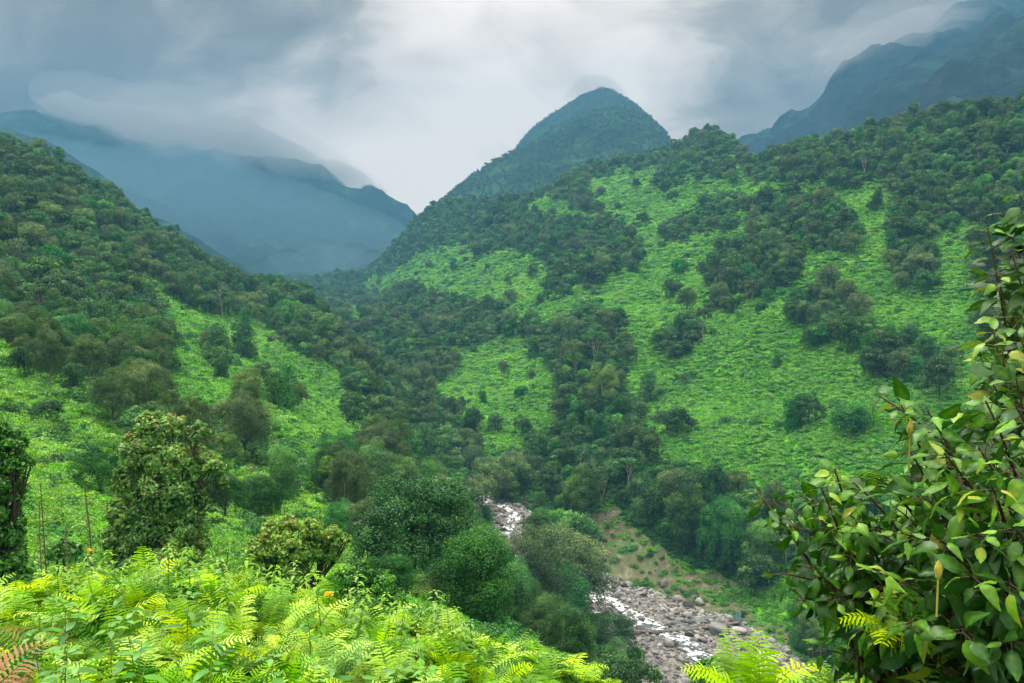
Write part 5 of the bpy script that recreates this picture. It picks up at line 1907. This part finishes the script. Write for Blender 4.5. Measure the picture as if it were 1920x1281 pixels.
def mist(pts, d, rpx, squash, dens, col, label, seed, rough=.55):
    """soft bank of mist: closed, uneven tube of even thin vapour lying along a ridge"""
    rg_ = np.random.default_rng(seed)
    n = 70; sides = 26
    P_ = np.array([at(a, b, dd) for (a, b), dd in zip(pts, d if isinstance(d, (list, tuple)) else [d] * len(pts))])
    q = np.linspace(0, len(pts) - 1, n)
    P_ = pchip(np.arange(len(pts)), P_, q)
    R_ = pchip(np.arange(len(pts)), np.array(rpx, float)[:, None], q)[:, 0] * P_[:, 1] / FPX
    end = np.sin(np.pi * np.clip(np.linspace(0, 1, n), .004, .996)) ** .5
    an = np.arange(sides) * 2 * math.pi / sides
    o1, o2 = rg_.uniform(0, 50, 2)
    u_ = np.linspace(0, 1, n)[:, None] * np.linalg.norm(P_[-1] - P_[0]) / R_.mean() * .9
    wob = 1 + rough * fbm(u_ + o1 + np.cos(an) * .9, np.sin(an)[None, :] * .9 + o2 + 0 * u_, 1.0, 4)
    rr_ = R_[:, None] * end[:, None] * wob
    V = np.stack([P_[:, 0, None] + 0 * rr_ + .15 * rr_ * np.cos(an), P_[:, 1, None] + rr_ * np.cos(an) * squash, P_[:, 2, None] + rr_ * np.sin(an)], -1).reshape(-1, 3)
    F = [(a * sides + b, a * sides + (b + 1) % sides, (a + 1) * sides + (b + 1) % sides, (a + 1) * sides + b) for a in range(n - 1) for b in range(sides)]
    me = mesh('mist', V, [np.array(F), np.array([list(range(sides))[::-1]]), np.array([[(n - 1) * sides + b for b in range(sides)]])], None, True)
    m_, t_ = newmat('mist_vapour')
    pv = N(t_, 'ShaderNodeVolumePrincipled')
    pv.inputs['Density'].default_value = dens
    pv.inputs['Color'].default_value = (*col, 1)
    o_ = N(t_, 'ShaderNodeOutputMaterial')
    t_.links.new(pv.outputs[0], o_.inputs['Volume'])
    me.materials.append(m_)
    tag(link('mist', me), label, 'mist', kind='stuff')


WH = (.60, .59, .58)
LR = [(60, 186), (140, 206), (300, 248), (450, 282), (560, 308), (665, 340), (740, 364)]
mist(LR, 2980, [22, 40, 52, 52, 44, 32, 10], 2.2, .0055, WH, 'grey cloud mist hiding the crest of the far left mountain, its dense core', 1)
mist([(a, b - 14) for a, b in LR], 2950, [50, 72, 82, 72, 54, 32, 12], 2.4, .0011, WH, 'thinner outer cloud mist above the crest of the far left mountain', 2, .3)
RR = [(1530, 158), (1600, 105), (1700, 68), (1800, 50), (1890, 12)]
mist(RR, 2060, [26, 42, 46, 36, 24], 1.6, .0045, WH, 'grey cloud mist over the shoulder of the right blue mountain, its dense core', 3)
mist([(a - 12, b - 12) for a, b in RR], 2040, [48, 70, 78, 62, 40], 1.8, .0016, WH, 'thinner outer cloud mist above the right blue mountain', 4)
mist([(1050, 188), (1095, 164), (1140, 158), (1185, 186)], 2900, [12, 18, 15, 8], 2.0, .0045, WH, 'thin cloud mist touching the pointed summit', 5)
mist([(-500, 470), (0, 430), (300, 440), (560, 470), (760, 500), (900, 540)], 2350, [190, 190, 170, 140, 90, 30], 2.6, .0008, (.27, .43, .54), 'pale blue mist filling the distant valley in front of the far left mountain', 6, .2)
mist([(380, 540), (520, 515), (640, 505), (740, 505), (820, 520)], 1900, [30, 42, 46, 40, 16], 2.6, .0010, (.38, .57, .68), 'low pale mist on the floor of the distant valley', 7)
